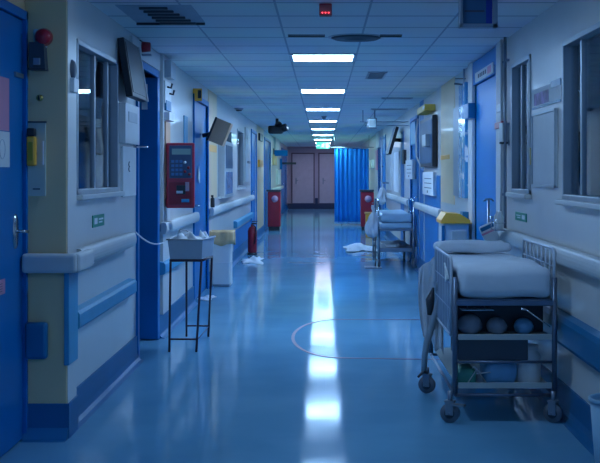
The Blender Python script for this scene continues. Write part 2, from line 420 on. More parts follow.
# end doors (mauve)
def end_door(n, px0, px1):
    D = YE; x0, x1 = X(px0, D), X(px1, D); h = Z(154, D)
    r = sempty('door_%d' % n, ((x0+x1)/2, D, 0)); w = (x1-x0)/2
    MB().box(-w, w, -0.03, -0.001, 0.22, h, 0.004).obj('door_leaf', m_pinkdoor, r)
    b = MB(); fr = 0.05
    b.box(-w-fr, -w, -0.05, 0, 0.2, h+fr, 0.004); b.box(w, w+fr, -0.05, 0, 0.2, h+fr, 0.004); b.box(-w-fr, w+fr, -0.05, 0, h, h+fr, 0.004)
    b.obj('door_frame', mat('dark_mauve_frame', (0.12, 0.09, 0.13), 0.5), r)
    MB().box(-w, w, -0.04, -0.001, 0.01, 0.23, 0.002).obj('kick_plate', mat('navy_skirting', (0.02, 0.03, 0.10), 0.4), r)
    k = MB(); k.box(-0.72*w, -0.60*w, -0.05, -0.03, 1.0, 1.25, 0.003); k.tube([(-0.66*w, -0.05, 1.15), (-0.66*w, -0.10, 1.15), (-0.45*w, -0.10, 1.15)], 0.012); k.obj('door_handle', m_steel, r)
end_door(10, 292.5, 313.5); end_door(11, 319.5, 341)
struct(MB().box(X(315, YE), X(318, YE), YE-0.10, YE, 0.0, Z(198, YE), 0.004).obj('trim_12', mat('navy_skirting', (0.02, 0.03, 0.10), 0.4)))
struct(MB().box(-1.45, 1.45, YE-0.25, YE, Z(148.6, YE), CH, 0.004).obj('trim_13', mat('mauve_bulkhead', (0.36, 0.29, 0.38), 0.6)))

# windows
def window(n, side, o, mull, m=m_metal, sill=True, blind=None):
    y0, y1, z0, z1 = o; s = side
    r = sempty('window_%d' % n, (s*W, y0, z0)); L = y1-y0; H = z1-z0; t = 0.032
    b = MB()
    b.box(-s*0.012, s*0.06, 0, t, 0, H, 0.004); b.box(-s*0.012, s*0.06, L-t, L, 0, H, 0.004)
    b.box(-s*0.012, s*0.06, 0, L, H-t, H, 0.004); b.box(-s*0.012, s*0.06, 0, L, 0, t, 0.004)
    b.obj('window_frame', m, r)
    for q in mull:
        MB().box(s*0.02, s*0.05, q*L-0.018, q*L+0.018, t, H-t, 0.003).obj('mullion', m, r)
    MB().box(s*0.035, s*0.041, t*0.5, L-t*0.5, t*0.5, H-t*0.5).obj('glass_pane', m_glass, r)
    if sill: MB().box(-s*0.05, s*0.10, -0.03, L+0.03, -0.03, 0.002, 0.006).obj('window_sill', m_rail, r)
    return r
window(1, -1, LWA, (0.50, 0.83))
window(2, -1, LWB, (0.5,)); window(3, -1, LWC, ())
window(4, 1, RWA, (0.80,)); window(5, 1, RWB, (0.33, 0.66)); 

# dado boards (light grey-blue) under the left rails
# ------------------------------------------------------------------ handrails and bumpers
def rail(label, side, y0, y1, z=1.015, h=0.105, d=0.05, stand=0.028, name='handrail', m=m_rail, cat='handrail', group=None, nb=None):
    """profile rail on brackets; grows from the wall"""
    xw = side*W
    r = thing(name, label, cat, (xw, y0, z-h), 0, group); L = y1-y0; s = -side
    p = []
    for k in range(9):
        a = -PI/2+PI*k/8
        p.append((s*(stand+d*0.55+d*0.45*math.cos(a)), h/2+h/2*math.sin(a)))
    p += [(s*stand, h), (s*stand, 0)]
    b = MB(); b.prism(p, 'y', 0, L)
    b.obj('rail', m, r)
    for y in (-0.012, L): MB().prism(p, 'y', y, y+0.012).obj('end_cap', m, r)
    n = nb or max(2, int(L/0.9)+1)
    for i in range(n):
        y = 0.12+(L-0.24)*i/(n-1)
        MB().box(0, s*stand, y-0.03, y+0.03, h*0.2, h*0.8, 0.003).obj('bracket', m_steel, r)
    return r
rail('grey handrail on the left wall below the ward window and small green plate', -1, YP+0.3, DL(138, 1.36), group=None)
rail('grey handrail on the left wall behind the metal stand and red payphone', -1, LD2[1]+0.1, LD3[0]-0.08)
rail('long grey handrail on the left wall above the white pedal bin', -1, LD3[1]+0.1, LD4[0]-0.08)
rail('grey handrail on the right wall beside the near trolley', 1, 3.6, RD1[0]-0.12)
rail('short grey handrail on the right wall past the yellow lidded bin', 1, DR(440, 1.4), RD2[0]-0.08)
rail('distant grey handrail on the right wall behind the far trolley', 1, RD2[1]+0.1, RD3[0]-0.1)
rail('distant grey handrail on the left wall beside the red bin', -1, LD5[1]+0.1, LD6[0]-0.1)
# wrap-around rail on the pier
r = thing('corner_handrail', 'grey handrail wrapped around the cream pier beside the blue door', 'handrail', (-1.40, YP, 0.91))
b = MB(); b.box(-0.225, 0.075, -0.105, -0.05, 0, 0.105, 0.02, seg=3); b.box(0.035, 0.09, -0.09, 0.30, 0, 0.105, 0.02, seg=3); b.obj('rail', m_rail, r)
for x in (-0.18, -0.02): MB().box(x-0.03, x+0.03, -0.052, 0, 0.02, 0.085, 0.003).obj('bracket', m_steel, r)

def bumper(label, side, y0, y1, z0, z1, d=0.06, m=m_bumper):
    s = -side; L = y1-y0; h = z1-z0
    p = [(0, 0), (s*d*0.8, h*0.08), (s*d, h*0.2), (s*d, h*0.8), (s*d*0.8, h*0.95), (0, h)]
    return tag(MB().prism(p, 'y', 0, L).obj('bumper_rail', m, loc=(side*W, y0, z0)), label, 'bumper')
bumper('pale blue bumper board low on the left wall under the ward window', -1, YP+0.28, DL(138, 1.38), 0.545, 0.665)
bumper('blue bumper board low on the left wall behind the metal stand', -1, LD2[1]+0.12, LD3[0]-0.07, 0.545, 0.665)
bumper('pale blue bumper board on the left wall above the red fire extinguisher', -1, DL(233.5), LD4[0]-0.07, 0.55, 0.67)
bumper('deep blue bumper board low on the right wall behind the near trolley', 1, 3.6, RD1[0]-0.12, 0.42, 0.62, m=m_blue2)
bumper('dim blue bumper board low on the right wall behind the far trolley', 1, RD2[1]+0.1, RD3[0]-0.1, 0.5, 0.65)
tag(MB().box(-0.06, 0.06, -0.06, 0, 0, 0.20, 0.018, seg=3).obj('bumper_block', m_blue2, loc=(X(38, YP), YP, Z(358, YP))), 'short blue bumper block on the cream pier near the floor', 'bumper')
tag(MB().box(0, 0.016, -0.02, 0.20, 0, 0.52, 0.004).box(-0.012, 0.016, -0.03, -0.01, 0, 0.52, 0.004).obj('corner_guard', m_bumper, loc=(-1.40, YP+0.008, 0.40)), 'blue corner guard strip under the rail on the cream pier', 'corner guard')

# blue lower panel with pale border further on the left
lining('trim_14', -1, DL(233.5), LD4[0]-0.07, 0.19, 0.50, m_blue)

# ------------------------------------------------------------------ ceiling fittings
gx = 'square ceiling light panels along the corridor'
lights = []
for i in range(9):
    D = 10.33+4.2*i
    nm = ['nearest', 'second nearest', 'third nearest', 'fourth nearest', 'fifth nearest', 'sixth nearest', 'seventh nearest', 'eighth nearest', 'farthest'][i]
    r = thing('ceiling_light', '%s lit square light panel in the corridor ceiling' % nm, 'ceiling light', (0, D, CH), 0, gx)
    b = MB()
    for x0, x1, y0, y1 in ((-0.3, -0.27, -0.3, 0.3), (0.27, 0.3, -0.3, 0.3), (-0.27, 0.27, -0.3, -0.27), (-0.27, 0.27, 0.27, 0.3)):
        b.box(x0, x1, y0, y1, -0.012, 0.0)
    b.obj('frame', m_offw, r)
    MB().box(-0.27, 0.27, -0.27, 0.27, -0.010, -0.001).obj('diffuser', m_panel if i < 5 else (m_panelg if i < 7 else m_warm), r)
# unseen panels added above the frame to lift the near end, dimmer
for D, nm in ((6.13, 'added dim fill panel just above the near hanging sign, out of frame'), (1.93, 'added dim fill panel overhead at the near end, out of frame')):
    r = thing('ceiling_light', nm, 'ceiling light', (0, D, CH), 0, gx)
    MB().box(-0.3, 0.3, -0.3, 0.3, -0.006, 0.0).obj('frame', m_offw, r)
    MB().box(-0.27, 0.27, -0.27, 0.27, -0.010, -0.0065).obj('diffuser', m_dim, r)
# exit sign
r = thing('exit_sign', 'green lit exit sign with running figure hanging at the far end', 'sign', (0, 34, 2.18))
b = MB(); b.box(-0.20, 0.20, -0.03, 0.03, 0, 0.20, 0.006); b.obj('sign_box', m_exit, r)
b = MB(); yb = -0.034
b.sph((0.02, yb, 0.155), 0.017, (1, 0.2, 1))
b.tube([(0.01, yb, 0.13), (-0.01, yb, 0.085)], 0.013, 6); b.tube([(-0.01, yb, 0.085), (0.03, yb, 0.06), (0.02, yb, 0.03)], 0.008, 6); b.tube([(-0.01, yb, 0.085), (-0.035, yb, 0.055), (-0.07, yb, 0.045)], 0.008, 6)
b.tube([(0.01, yb, 0.13), (0.045, yb, 0.11), (0.06, yb, 0.125)], 0.006, 6); b.tube([(0.01, yb, 0.13), (-0.03, yb, 0.125), (-0.05, yb, 0.10)], 0.006, 6)
b.box(0.09, 0.16, yb-0.001, yb+0.002, 0.02, 0.18); b.box(-0.17, -0.10, yb-0.001, yb+0.002, 0.085, 0.105)
b.obj('running_figure', m_exitw, r)
MB().cyl((-0.12, 0, 0.2), (-0.12, 0, CH-2.18), 0.006).obj('hanger', m_steel, r); MB().cyl((0.12, 0, 0.2), (0.12, 0, CH-2.18), 0.006).obj('hanger', m_steel, r)

# hanging sign close to the camera, right
D = 6.5; x0, x1 = X(459, D), X(497, D)
r = thing('hanging_sign', 'dark blue sign in a grey frame hanging from the near ceiling', 'sign', ((x0+x1)/2, D, Z(28, D)))
w = (x1-x0)/2; h = CH-Z(28, D)
b = MB(); b.box(-w, -w+0.02, -0.03, 0.03, 0, h, 0.003); b.box(w-0.03, w, -0.03, 0.03, 0, h, 0.003); b.box(-w, w, -0.03, 0.03, 0, 0.022, 0.003); b.obj('frame', m_steel, r)
MB().box(-w+0.02, w-0.065, -0.015, 0.015, 0.022, h).obj('sign_face', mat('dusky_blue_panel', (0.03, 0.11, 0.24), 0.3), r, label='dusky blue face')
MB().box(w-0.065, w-0.03, -0.015, 0.015, 0.022, h).obj('side_stripe', mat('royal_blue_panel', (0.01, 0.03, 0.30), 0.3), r, label='royal blue stripe')
MB().box(-w+0.03, w-0.075, -0.018, -0.014, 0.09, 0.10).obj('print_line', m_ink, r)
# red indicator
D = 7.1
r = thing('fire_indicator', 'small red warning indicator box with lit dots on the ceiling', 'alarm', (X(325.5, D), D, CH))
MB().box(-0.04, 0.04, -0.04, 0.04, -0.075, 0, 0.006).obj('housing', m_redd, r)
for x in (-0.02, 0.0, 0.02): MB().sph((x, -0.041, -0.058), 0.0045).obj('led', m_led, r)
# round diffuser
D = (CH-HC)*F/(173-37)
r = thing('round_vent', 'round ceiling air vent right of the nearest light panel', 'air vent', (X(356, D), D, CH))
MB().lathe([(0.19, 0), (0.195, -0.008), (0.17, -0.02), (0.15, -0.012), (0.13, -0.024), (0.10, -0.014), (0.08, -0.03), (0, -0.032)], 32).obj('vent_cone', m_shade, r)
MB().lathe([(0.22, 0), (0.22, -0.004), (0.19, -0.006), (0.19, 0)], 32).obj('trim_ring', m_metal, r)
def vent(label, px, py, w, l, slats=5):
    D = (CH-HC)*F/(173-py)
    r = thing('ceiling_vent', label, 'air vent', (X(px, D), D, CH))
    b = MB()
    b.box(-w, -w+0.02, -l, l, -0.012, 0); b.box(w-0.02, w, -l, l, -0.012, 0); b.box(-w, w, -l, -l+0.02, -0.012, 0); b.box(-w, w, l-0.02, l, -0.012, 0); b.obj('frame', m_metal, r)
    MB().box(-w+0.02, w-0.02, -l+0.02, l-0.02, -0.003, 0).obj('backing', m_dark, r)
    for i in range(slats):
        y = -l+0.03+(2*l-0.06)*(i+0.5)/slats
        MB().box(-w+0.02, w-0.02, y-0.012, y+0.006, -0.010, -0.006).obj('slat', m_metal, r)
    return r
vent('small louvred vent in the ceiling right of the second light panel', 376, 75, 0.10, 0.42)
vent('slim dark slot vent on the right of the ceiling', 397, 98, 0.22, 0.10, 2)
vent('longer dark slot vent on the right of the ceiling, farther of the two', 389, 109, 0.30, 0.14, 2)
# open tile near top left with dark void and pipes
y0 = 8.05; 
r = thing('ceiling_opening', 'open ceiling bay at the upper left with dark louvres', 'ceiling opening', (-1.09, 7.54, CH))
MB().box(-0.22, 0.26, -0.42, 0.42, -0.004, 0).obj('dark_void', mat('void_blue', (0.34, 0.42, 0.50), 0.6), r)
for i in range(6):
    y = -0.36+i*0.145
    MB().box(-0.08+0.005*i, 0.10+0.02*i, y, y+0.03, -0.02, -0.005, 0.003).obj('louvre', m_shade, r)
MB().box(-0.22, 0.26, 0.395, 0.42, -0.02, -0.004).obj('edge_strip', m_dark, r)
def slot(label, px0, px1, py):
    D = (CH-HC)*F/(173-py); w = (X(px1, D)-X(px0, D))/2
    return tag(MB().box(-w, w, -0.03, 0.03, -0.006, 0).box(-w, w, 0.03, 0.04, -0.012, 0).obj('slot_vent', m_dark, loc=(X((px0+px1)/2, D), D, CH)), label, 'air slot')
slot('thin dark slot in the ceiling left of the round vent', 288, 325, 35)
slot('thin dark slot in the ceiling right of the round vent', 380, 402, 35)
def dome(label, px, py, rr):
    D = (CH-HC)*F/(173-py)
    r = thing('smoke_detector', label, 'smoke detector', (X(px, D), D, CH))
    MB().lathe([(rr, 0), (rr, -0.015), (rr*0.8, -0.03)], 20).obj('base', m_steel, r)
    MB().lathe([(rr*0.7, -0.03), (rr*0.6, -0.05), (0, -0.055)], 20).obj('sensor_cap', m_darkbox, r)
dome('round smoke detector on the ceiling at left above the tilted board', 239, 108, 0.075)
dome('small smoke detector on the ceiling beside the second light panel', 324, 116, 0.05)

# black CCTV camera hung at the far left
D = 22.0
r = thing('security_camera', 'black security camera on a bracket under the ceiling at far left', 'security camera', (X(277, D), D, CH))
b = MB(); b.box(-0.17, 0.12, -0.12, 0.10, -0.30, -0.14, 0.04, seg=3); b.obj('housing', m_dark, r)
MB().cyl((0.10, -0.05, -0.20), (0.18, -0.10, -0.17), 0.075).obj('lens_hood', m_dark, r)
MB().cyl((0, 0, -0.16), (0, 0, 0), 0.03).obj('ceiling_bracket', m_dark, r)
MB().sph((0.03, 0, -0.13), 0.075).obj('pan_joint', m_dark, r)

# ceiling hung device with lit box and bars at right
D = 19.0
r = thing('ceiling_track_unit', 'pale lit box on horizontal bars hung under the right ceiling', 'sign', (X(372, D), D, Z(128, D)))
MB().box(-0.06, 0.06, -0.06, 0.06, 0.01, 0.15, 0.008).obj('lit_box', m_lit, r)
MB().box(-0.08, 0.08, -0.055, 0.065, -0.008, 0.168, 0.004).obj('casing', m_steel, r)
b = MB(); b.box(-0.20, 0.62, 0.07, 0.09, 0.10, 0.115); b.box(-0.12, 0.62, 0.07, 0.09, 0.04, 0.052); b.obj('bar', m_steel, r)
MB().box(0.04, 0.06, 0.07, 0.09, 0.1, CH-Z(128, D)).obj('hanger', m_steel, r); MB().box(-0.16, -0.14, 0.07, 0.09, 0.1, CH-Z(128, D)).obj('hanger', m_steel, r)
MB().box(-0.05, 0.05, -0.064, -0.060, 0.03, 0.13).obj('pictogram', m_mark, r)

# ------------------------------------------------------------------ objects on the pier (left)
D = YP
def onpier(px, py): return (X(px, D), D, Z(py, D))
r = thing('alarm_sounder', 'red alarm sounder on a pale back box on the cream pier', 'alarm', onpier(41, 48))
MB().box(-0.036, 0.036, -0.03, 0, 0, 0.10, 0.006).obj('back_box', m_offw, r)
MB().cyl((0.022, -0.03, 0.055), (0.03, -0.085, 0.055), 0.05, 0.036, 20).obj('red_horn', m_red, r)
r = thing('soap_dispenser', 'grey dispenser below the red alarm on the cream pier', 'dispenser', onpier(40, 70))
MB().prism([(-0.043, 0), (0.045, 0), (0.036, 0.145), (-0.043, 0.145)], 'y', -0.07, 0).obj('casing', m_shade, r)
MB().box(-0.045, 0.047, -0.075, 0, -0.006, 0.006, 0.002).obj('base_rim', m_darkbox, r)
MB().box(-0.02, 0.02, -0.078, -0.07, 0.02, 0.06, 0.004).obj('push_bar', m_steel, r)
r = thing('key_switch', 'small brass key switch on the cream pier above the torch', 'switch', onpier(40, 98))
MB().cyl((0, 0, 0), (0, -0.012, 0), 0.018).obj('rosette', mat('brass', (0.5, 0.38, 0.12), 0.35, 0.8), r)
MB().box(-0.004, 0.004, -0.028, -0.012, -0.012, 0.012, 0.002).obj('key', m_dark, r)
r = thing('backing_board', 'pale board on the cream pier behind the yellow torch', 'board', (X(37, D), D, Z(196, D)))
MB().box(-0.058, 0.05, -0.012, 0, 0, 0.40, 0.002).obj('board', mat('pale_cream_board', (0.62, 0.62, 0.52), 0.4), r)
MB().box(-0.058, 0.055, -0.022, 0, 0.40, 0.408).obj('top_edge', m_shade, r)
MB().box(0.032, 0.042, -0.02, -0.012, 0.17, 0.30, 0.002).obj('side_clip', m_white, r)
MB().box(-0.02, 0.02, -0.0135, -0.012, 0.035, 0.042).obj('print_line', m_ink, r)
r = thing('torch', 'yellow torch with black top clipped upright on the pier board', 'torch', (X(33.5, D), D-0.04, Z(166, D)))
MB().box(-0.024, 0.024, -0.022, 0.028, 0, 0.16, 0.010, seg=3).obj('body', m_yellow, r)
MB().box(-0.022, 0.022, -0.024, 0.022, 0.16, 0.205, 0.008, seg=3).obj('head', m_dark, r)
MB().box(-0.012, 0.012, -0.024, -0.02, 0.03, 0.13, 0.001).obj('grip_strip', mat('dark_yellow', (0.45, 0.3, 0.02), 0.5), r)
# papers on blue door 1
def on_door1(name, label, px0, px1, py0, py1, m, cat='paper', marks=None):
    a, c = DL(max(px0, -12), 1.63), DL(px1, 1.63); z1, z0 = Z(py0, (a+c)/2), Z(py1, (a+c)/2)
    r = thing(name, label, cat, (-1.632, a, z0))
    MB().box(0.0, 0.003, 0, c-a, 0, z1-z0).obj('sheet', m, r)
    if marks: marks(r, c-a, z1-z0)
    return r
def mk(r, L, H):
    b = MB()
    for i in range(4): b.box(0.003, 0.004, L*0.15, L*0.8, H*(0.2+i*0.17), H*(0.23+i*0.17))
    b.obj('print', m_ink, r)
on_door1('poster', 'pink poster with dark tab on the near blue door', -10, 9, 76, 130, m_pink, 'poster')
def mk2(r, L, H):
    b = MB(); b.tube([(0.004, L*0.6+0.05*math.cos(a*PI/8), H*0.5+0.05*math.sin(a*PI/8)) for a in range(16)], 0.0012, 5, True); b.obj('round_emblem', mat('grey_print', (0.35, 0.4, 0.5), 0.6), r)
on_door1('notice', 'white notice with a faint round emblem under the pink poster', -10, 9.5, 131, 167, m_paper, 'paper', mk2)
on_door1('small_notice', 'small pale pink notice low on the near blue door', -10, 5, 281, 296, m_pink, 'paper', mk)

# ------------------------------------------------------------------ left wall objects
def lw(px, py): 
    d = DL(px); return (-W, d, Z(py, d))
def rw(px, py):
    d = DR(px); return (W, d, Z(py, d))
def flat(name, label, cat, side, px0, px1, py0, py1, m, t=0.012, mk=None, pyref=None, part='panel'):
    """flat item on a side wall, px0..px1 image columns, py0..py1 rows at the middle"""
    if side < 0: a, c = DL(px0), DL(px1)
    else: a, c = DR(px1), DR(px0)
    mid = (a+c)/2; s = -side
    z1, z0 = Z(py0, mid), Z(py1, mid)
    r = thing(name, label, cat, (side*W, mid, z0)); L = c-a
    MB().box(0, s*t, -L/2, L/2, 0, z1-z0, min(0.003, t*0.3)).obj(part, m, r)
    if mk: mk(r, s, t, L, z1-z0)
    return r
def mk_green(r, s, t, L, H):
    b = MB(); b.box(s*t, s*(t+0.001), -L*0.38, -L*0.12, H*0.25, H*0.75); b.box(s*t, s*(t+0.001), L*0.0, L*0.38, H*0.55, H*0.68); b.box(s*t, s*(t+0.001), L*0.0, L*0.3, H*0.3, H*0.42); b.obj('print', m_mark, r)
flat('wall_plate', 'small green plate on the left wall above the grey handrail', 'sign', -1, 92, 103.5, 214.5, 226.5, m_green, 0.006, mk_green)
flat('wall_plate', 'small green plate on the right wall above the near trolley', 'sign', 1, 516, 527, 212.5, 221, m_green, 0.006, mk_green)
# speaker / lamp on the pier side
r = thing('wall_speaker', 'round grey wall speaker above the pier beside the ward window', 'speaker', (-1.40, YP+0.11, Z(75, 6.3)))
MB().lathe([(0, 0.02), (0.045, 0.018), (0.06, 0)], 20).xf(Matrix.Translation((0, 0, 0.03)) @ Matrix.Rotation(PI/2, 4, 'Y')).obj('grille', m_shade, r)
MB().box(0, 0.03, -0.06, 0.06, -0.10, -0.02, 0.006).obj('shelf_box', m_white, r)
# glove dispenser panels
def mkg(r, s, t, L, H):
    MB().box(s*t, s*(t+0.004), -L*0.3, L*0.3, H*0.55, H*0.8).obj('opening', m_offw, r)
flat('glove_dispenser', 'white dispenser on the left wall under the angled monitor', 'dispenser', -1, 118.5, 133, 105, 144, m_white, 0.05, mkg, part='casing')
def mk3(r, s, t, L, H):
    b = MB(); x = s*(t+0.001)
    for i in range(2): b.tube([(x, -0.02+0.04*math.sin(k*PI/6)*s*-s, H*0.55+0.035*i+0.018*math.cos(k*PI/6)) for k in range(7)], 0.004, 5)
    b.obj('printed_mark', m_ink, r)
flat('notice_sheet', 'white sheet with a small dark mark on the left wall below the dispenser', 'notice', -1, 120.5, 133.5, 147, 196, m_paper, 0.02, mk3)
r = thing('wall_hook', 'small chrome lever hook on the left wall beside the blue doorway', 'hook', lw(134, 147))
MB().tube([(0, 0, 0), (0.06, 0, 0.0), (0.09, 0.03, 0.0), (0.09, 0.10, 0.004)], 0.008).obj('arm', m_chrome, r)
MB().box(0, 0.006, -0.02, 0.02, -0.03, 0.03, 0.002).obj('back_plate', m_steel, r)
# angled monitor
D = 8.3
r = thing('wall_monitor', 'dark monitor tilted on a bracket above the left wall dispenser', 'monitor', (-W, D, 1.45+0.75))
A = Matrix.Translation((0.062, 0, 0.0)) @ Matrix.Rotation(math.radians(-9), 4, 'Y')
MB().box(-0.035, 0.015, -0.33, 0.33, -0.21, 0.21, 0.006, M=A).obj('case', m_dark, r)
MB().box(0.015, 0.019, -0.30, 0.30, -0.18, 0.18, 0.001, M=A).obj('screen', m_dark, r)
b = MB(); b.box(0.0, 0.024, 0.30, 0.335, -0.21, 0.21, 0.002, M=A); b.obj('edge_strip', m_offw, r, label='pale side edge')
b = MB(); b.box(0, 0.02, -0.06, 0.06, -0.1, 0.1, 0.003); b.tube([(0.01, 0, 0.0), (0.05, 0, 0.0)], 0.02); b.obj('wall_bracket', m_darkbox, r)
r = thing('strobe_beacon', 'red strobe beacon high on the left wall beside the dark monitor', 'alarm', (-W, DL(139), Z(47, DL(139))))
MB().box(0, 0.025, -0.05, 0.05, -0.05, 0.05, 0.005).obj('back_box', m_darkbox, r)
MB().cyl((0.02, 0, 0), (0.09, 0, 0), 0.045, 0.036, 18).obj('lens', m_red, r)
MB().box(0.02, 0.10, -0.03, 0.03, -0.07, -0.055, 0.003).obj('lower_tab', m_steel, r)

# doorway header pieces
flat('door_plate', 'small pale bracket box above the open blue doorway', 'box', -1, 161.0, 166, 62, 79, m_metal, 0.09, part='casing')
r = thing('coat_hooks', 'white hook panel with black hooks beside the open blue doorway', 'hooks', (-W+0.03, DL(163.5), Z(104, DL(163.5))))
MB().box(0, 0.015, -0.20, 0.20, 0, 0.20, 0.003).obj('panel', m_white, r)
for y, z in ((-0.08, 0.15), (0.06, 0.10)):
    MB().tube([(0.015, y, z), (0.05, y, z-0.01), (0.06, y, z+0.03)], 0.010).obj('hook', m_dark, r)
flat('blue_sign', 'small blue box on the white post beside the open blue doorway', 'box', -1, 161, 166, 101, 111, m_blue2, 0.05, part='casing')
flat('paper_towel_holder', 'white holder below the hook panel beside the doorway', 'dispenser', -1, 160.5, 166, 113, 121, m_white, 0.08, part='casing')
flat('brown_strip', 'narrow brown wooden strip on the wall left of the red payphone', 'strip', -1, 161, 165.5, 122, 198, m_tan, 0.045, part='strip')
flat('thermometer_strip', 'slim pale blue strip sign on the wall above the red payphone', 'sign', -1, 183.5, 187, 116, 144, m_bumper, 0.01)

# payphone
D = 10.15; sc = D/F
r = thing('payphone', 'red wall payphone with keypad and small display', 'telephone', (X(180.5, D), D, Z(208, D)), math.radians(9))
w = 14*sc; h = 65*sc; hl = h*0.43
MB().box(-w, w, -0.04, 0.16, 0, h, 0.012, seg=3).obj('body', m_red, r)
MB().box(-w*0.80, w*0.80, -0.052, -0.038, h*0.46, h*0.96, 0.004).obj('faceplate', mat('slate_blue_plate', (0.06, 0.10, 0.18), 0.35), r)
MB().box(-w*0.62, w*0.30+0.05, -0.057, -0.05, h*0.82, h*0.91, 0.002).obj('display', m_lcd, r)
for i in range(3):
    for j in range(4):
        MB().box(-w*0.66+i*0.036, -w*0.66+0.026+i*0.036, -0.058, -0.05, h*(0.50+0.065*j), h*(0.54+0.065*j), 0.002).obj('key_button', mat('blue_key', (0.08, 0.22, 0.45), 0.4), r)
for x, z, m in ((0.3, 0.70, m_offw), (0.55, 0.62, m_redd), (0.3, 0.56, m_redd), (0.62, 0.52, m_redd)):
    MB().cyl((w*x, -0.05, h*z), (w*x, -0.060, h*z), 0.013).obj('dial_button', m, r)
MB().box(-w*0.85, w*0.8, -0.046, -0.038, h*0.05, h*0.40, 0.003).obj('lower_panel', m_redd, r)
MB().box(-w*0.30, w*0.35, -0.05, -0.044, h*0.21, h*0.35, 0.003).obj('return_tray', m_dark, r)
MB().box(w*0.32, w*0.60, -0.054, -0.044, h*0.26, h*0.40, 0.003).obj('coin_plate', mat('pale_pink_plate', (0.55, 0.35, 0.4), 0.5), r)
MB().box(-w*0.30, w*0.15, -0.054, -0.044, h*0.225, h*0.265, 0.002).obj('label_strip', m_offw, r)
MB().box(w*0.05, w*0.6, -0.05, -0.044, h*0.09, h*0.14, 0.002).obj('badge', m_bumper, r)
MB().box(-0.125, -w+0.02, -0.01, 0.12, h*0.25, h*0.8, 0.004).obj('wall_bracket', m_redd, r)

# folded paper hanging past payphone
tag(MB().prism([(0.0, 0.06), (0.13, 0.0), (0.2, 0.12), (0.07, 0.22)], 'x', 0, 0.004).obj('paper_sheet', m_paper, loc=(-W+0.0, LD3[0]+0.45, Z(184, 13.2))), 'white paper stuck askew on the blue door right of the payphone', 'paper')

# stand with tub
r = thing('metal_stand', 'slim dark red metal stand with four legs on the left', 'stand', (0, 0, 0))
DA, DB = DF(352), DF(336.5)
pA = Vector((X(169.3, DA), DA, 0)); pB = Vector((X(196.3, DA), DA, 0)); pC = Vector((X(186.5, DB), DB, 0)); pD = Vector((X(208.3, DB), DB, 0))
zt = Z(260, 9.2); D1, D2 = DA, DA+0.42
tA = Vector((X(170.6, D1), D1, zt)); tB = Vector((X(201.5, D1), D1, zt)); tC = Vector((X(186.5, D2), D2, zt)); tD = Vector((X(212, D2), D2, zt))
cen = (pA+pD)/2; r.location = (cen.x, cen.y, 0); off = Vector((cen.x, cen.y, 0))
for p, t in ((pA, tA), (pB, tB), (pC, tC), (pD, tD)): MB().tube([p-off, t-off], 0.0095, 6).obj('leg', m_stand, r)
b = MB()
for a, c in ((tA, tB), (tB, tD), (tD, tC), (tC, tA)): b.tube([a-off, c-off], 0.012, 6)
b.obj('top_frame', m_stand, r)
def lerp(a, c, t): return a+(c-a)*t
for (p, t), (q, s_), k in (((pA, tA), (pB, tB), 0.14), ((pC, tC), (pD, tD), 0.14), ((pB, tB), (pD, tD), 0.13)):
    MB().tube([lerp(p, t, k)-off, lerp(q, s_, k)-off], 0.008 if k > 0.135 else 0.004, 6).obj('cross_bar', m_stand, r)
# tub
zc = zt+0.012; c = (tA+tB+tC+tD)/4; 
r = thing('plastic_tub', 'grey plastic tub of papers resting on the metal stand', 'tub', (c.x, c.y, zc))
def ringp(k, z): return [Vector(((q.x-c.x)*k, (q.y-c.y)*k, z)) for q in (tA, tB, tD, tC)]
b = MB(); H = 0.158
lo_, hi_, hi2, lo2 = ringp(1.03, 0), ringp(1.13, H), ringp(1.07, H), ringp(0.97, 0.012)
for A, B in ((lo_, hi_), (hi_, hi2), (hi2, lo2)):
    for k in range(4): b.bm.faces.new([b.bm.verts.new(v) for v in (A[k], A[(k+1) % 4], B[(k+1) % 4], B[k])])
b.bm.faces.new([b.bm.verts.new(v) for v in lo_]); b.bm.faces.new([b.bm.verts.new(v) for v in lo2])
bmesh.ops.remove_doubles(b.bm, verts=b.bm.verts, dist=1e-5)
b.obj('basin', m_tub, r)
hi3 = ringp(1.16, H); b = MB(); b.tube([hi3[k]+Vector((0, 0, 0.0)) for k in range(4)], 0.007, 6, True); b.obj('rim', m_offw, r)
def crumple(w, l, h, seed, m, name, loc, label, cat, group=None, nu=14, nv=14, round_=True, th=0.002, sag=0.0):
    rnd = random.Random(seed)
    ph = [(rnd.uniform(3, 11), rnd.uniform(3, 11), rnd.uniform(0, 6), rnd.uniform(0.3, 1)) for _ in range(7)]
    def f(u, v):
        x, y = (u-0.5)*w, (v-0.5)*l
        if round_:
            a = math.atan2(v-0.5, u-0.5); k = 1+0.25*math.sin(3*a+ph[0][2])+0.12*math.sin(5*a+ph[1][2]); x *= k; y *= k
        e = max(0, 1-(max(abs(u-0.5), abs(v-0.5))*2)**2)
        z = sum(q[3]*math.sin(q[0]*u+q[1]*v+q[2]) for q in ph)/4
        return (x, y, 0.004+h*(0.15+0.85*e)*abs(z)+h*0.2*e)
    return tag(MB().sheet(f, nu, nv, th).obj(name, m, loc=loc), label, cat, group)
crumple(0.22, 0.26, 0.13, 3, m_paper, 'crumpled_paper', (c.x-0.02, c.y-0.02, zc+0.125), 'crumpled white paper and wrapping heaped in the tub', 'paper')
crumple(0.10, 0.14, 0.12, 8, m_paper, 'crumpled_paper', (c.x+0.08, c.y+0.10, zc+0.13), 'small peaked white paper at the right of the tub', 'paper')
tag(MB().lathe([(0.0, 0), (0.030, 0.0), (0.038, 0.12), (0.035, 0.12), (0.027, 0.005)], 18).obj('plastic_cup', m_white, loc=(c.x-0.06, c.y-0.10, zc+0.02)), 'white cup standing inside the grey tub', 'cup')
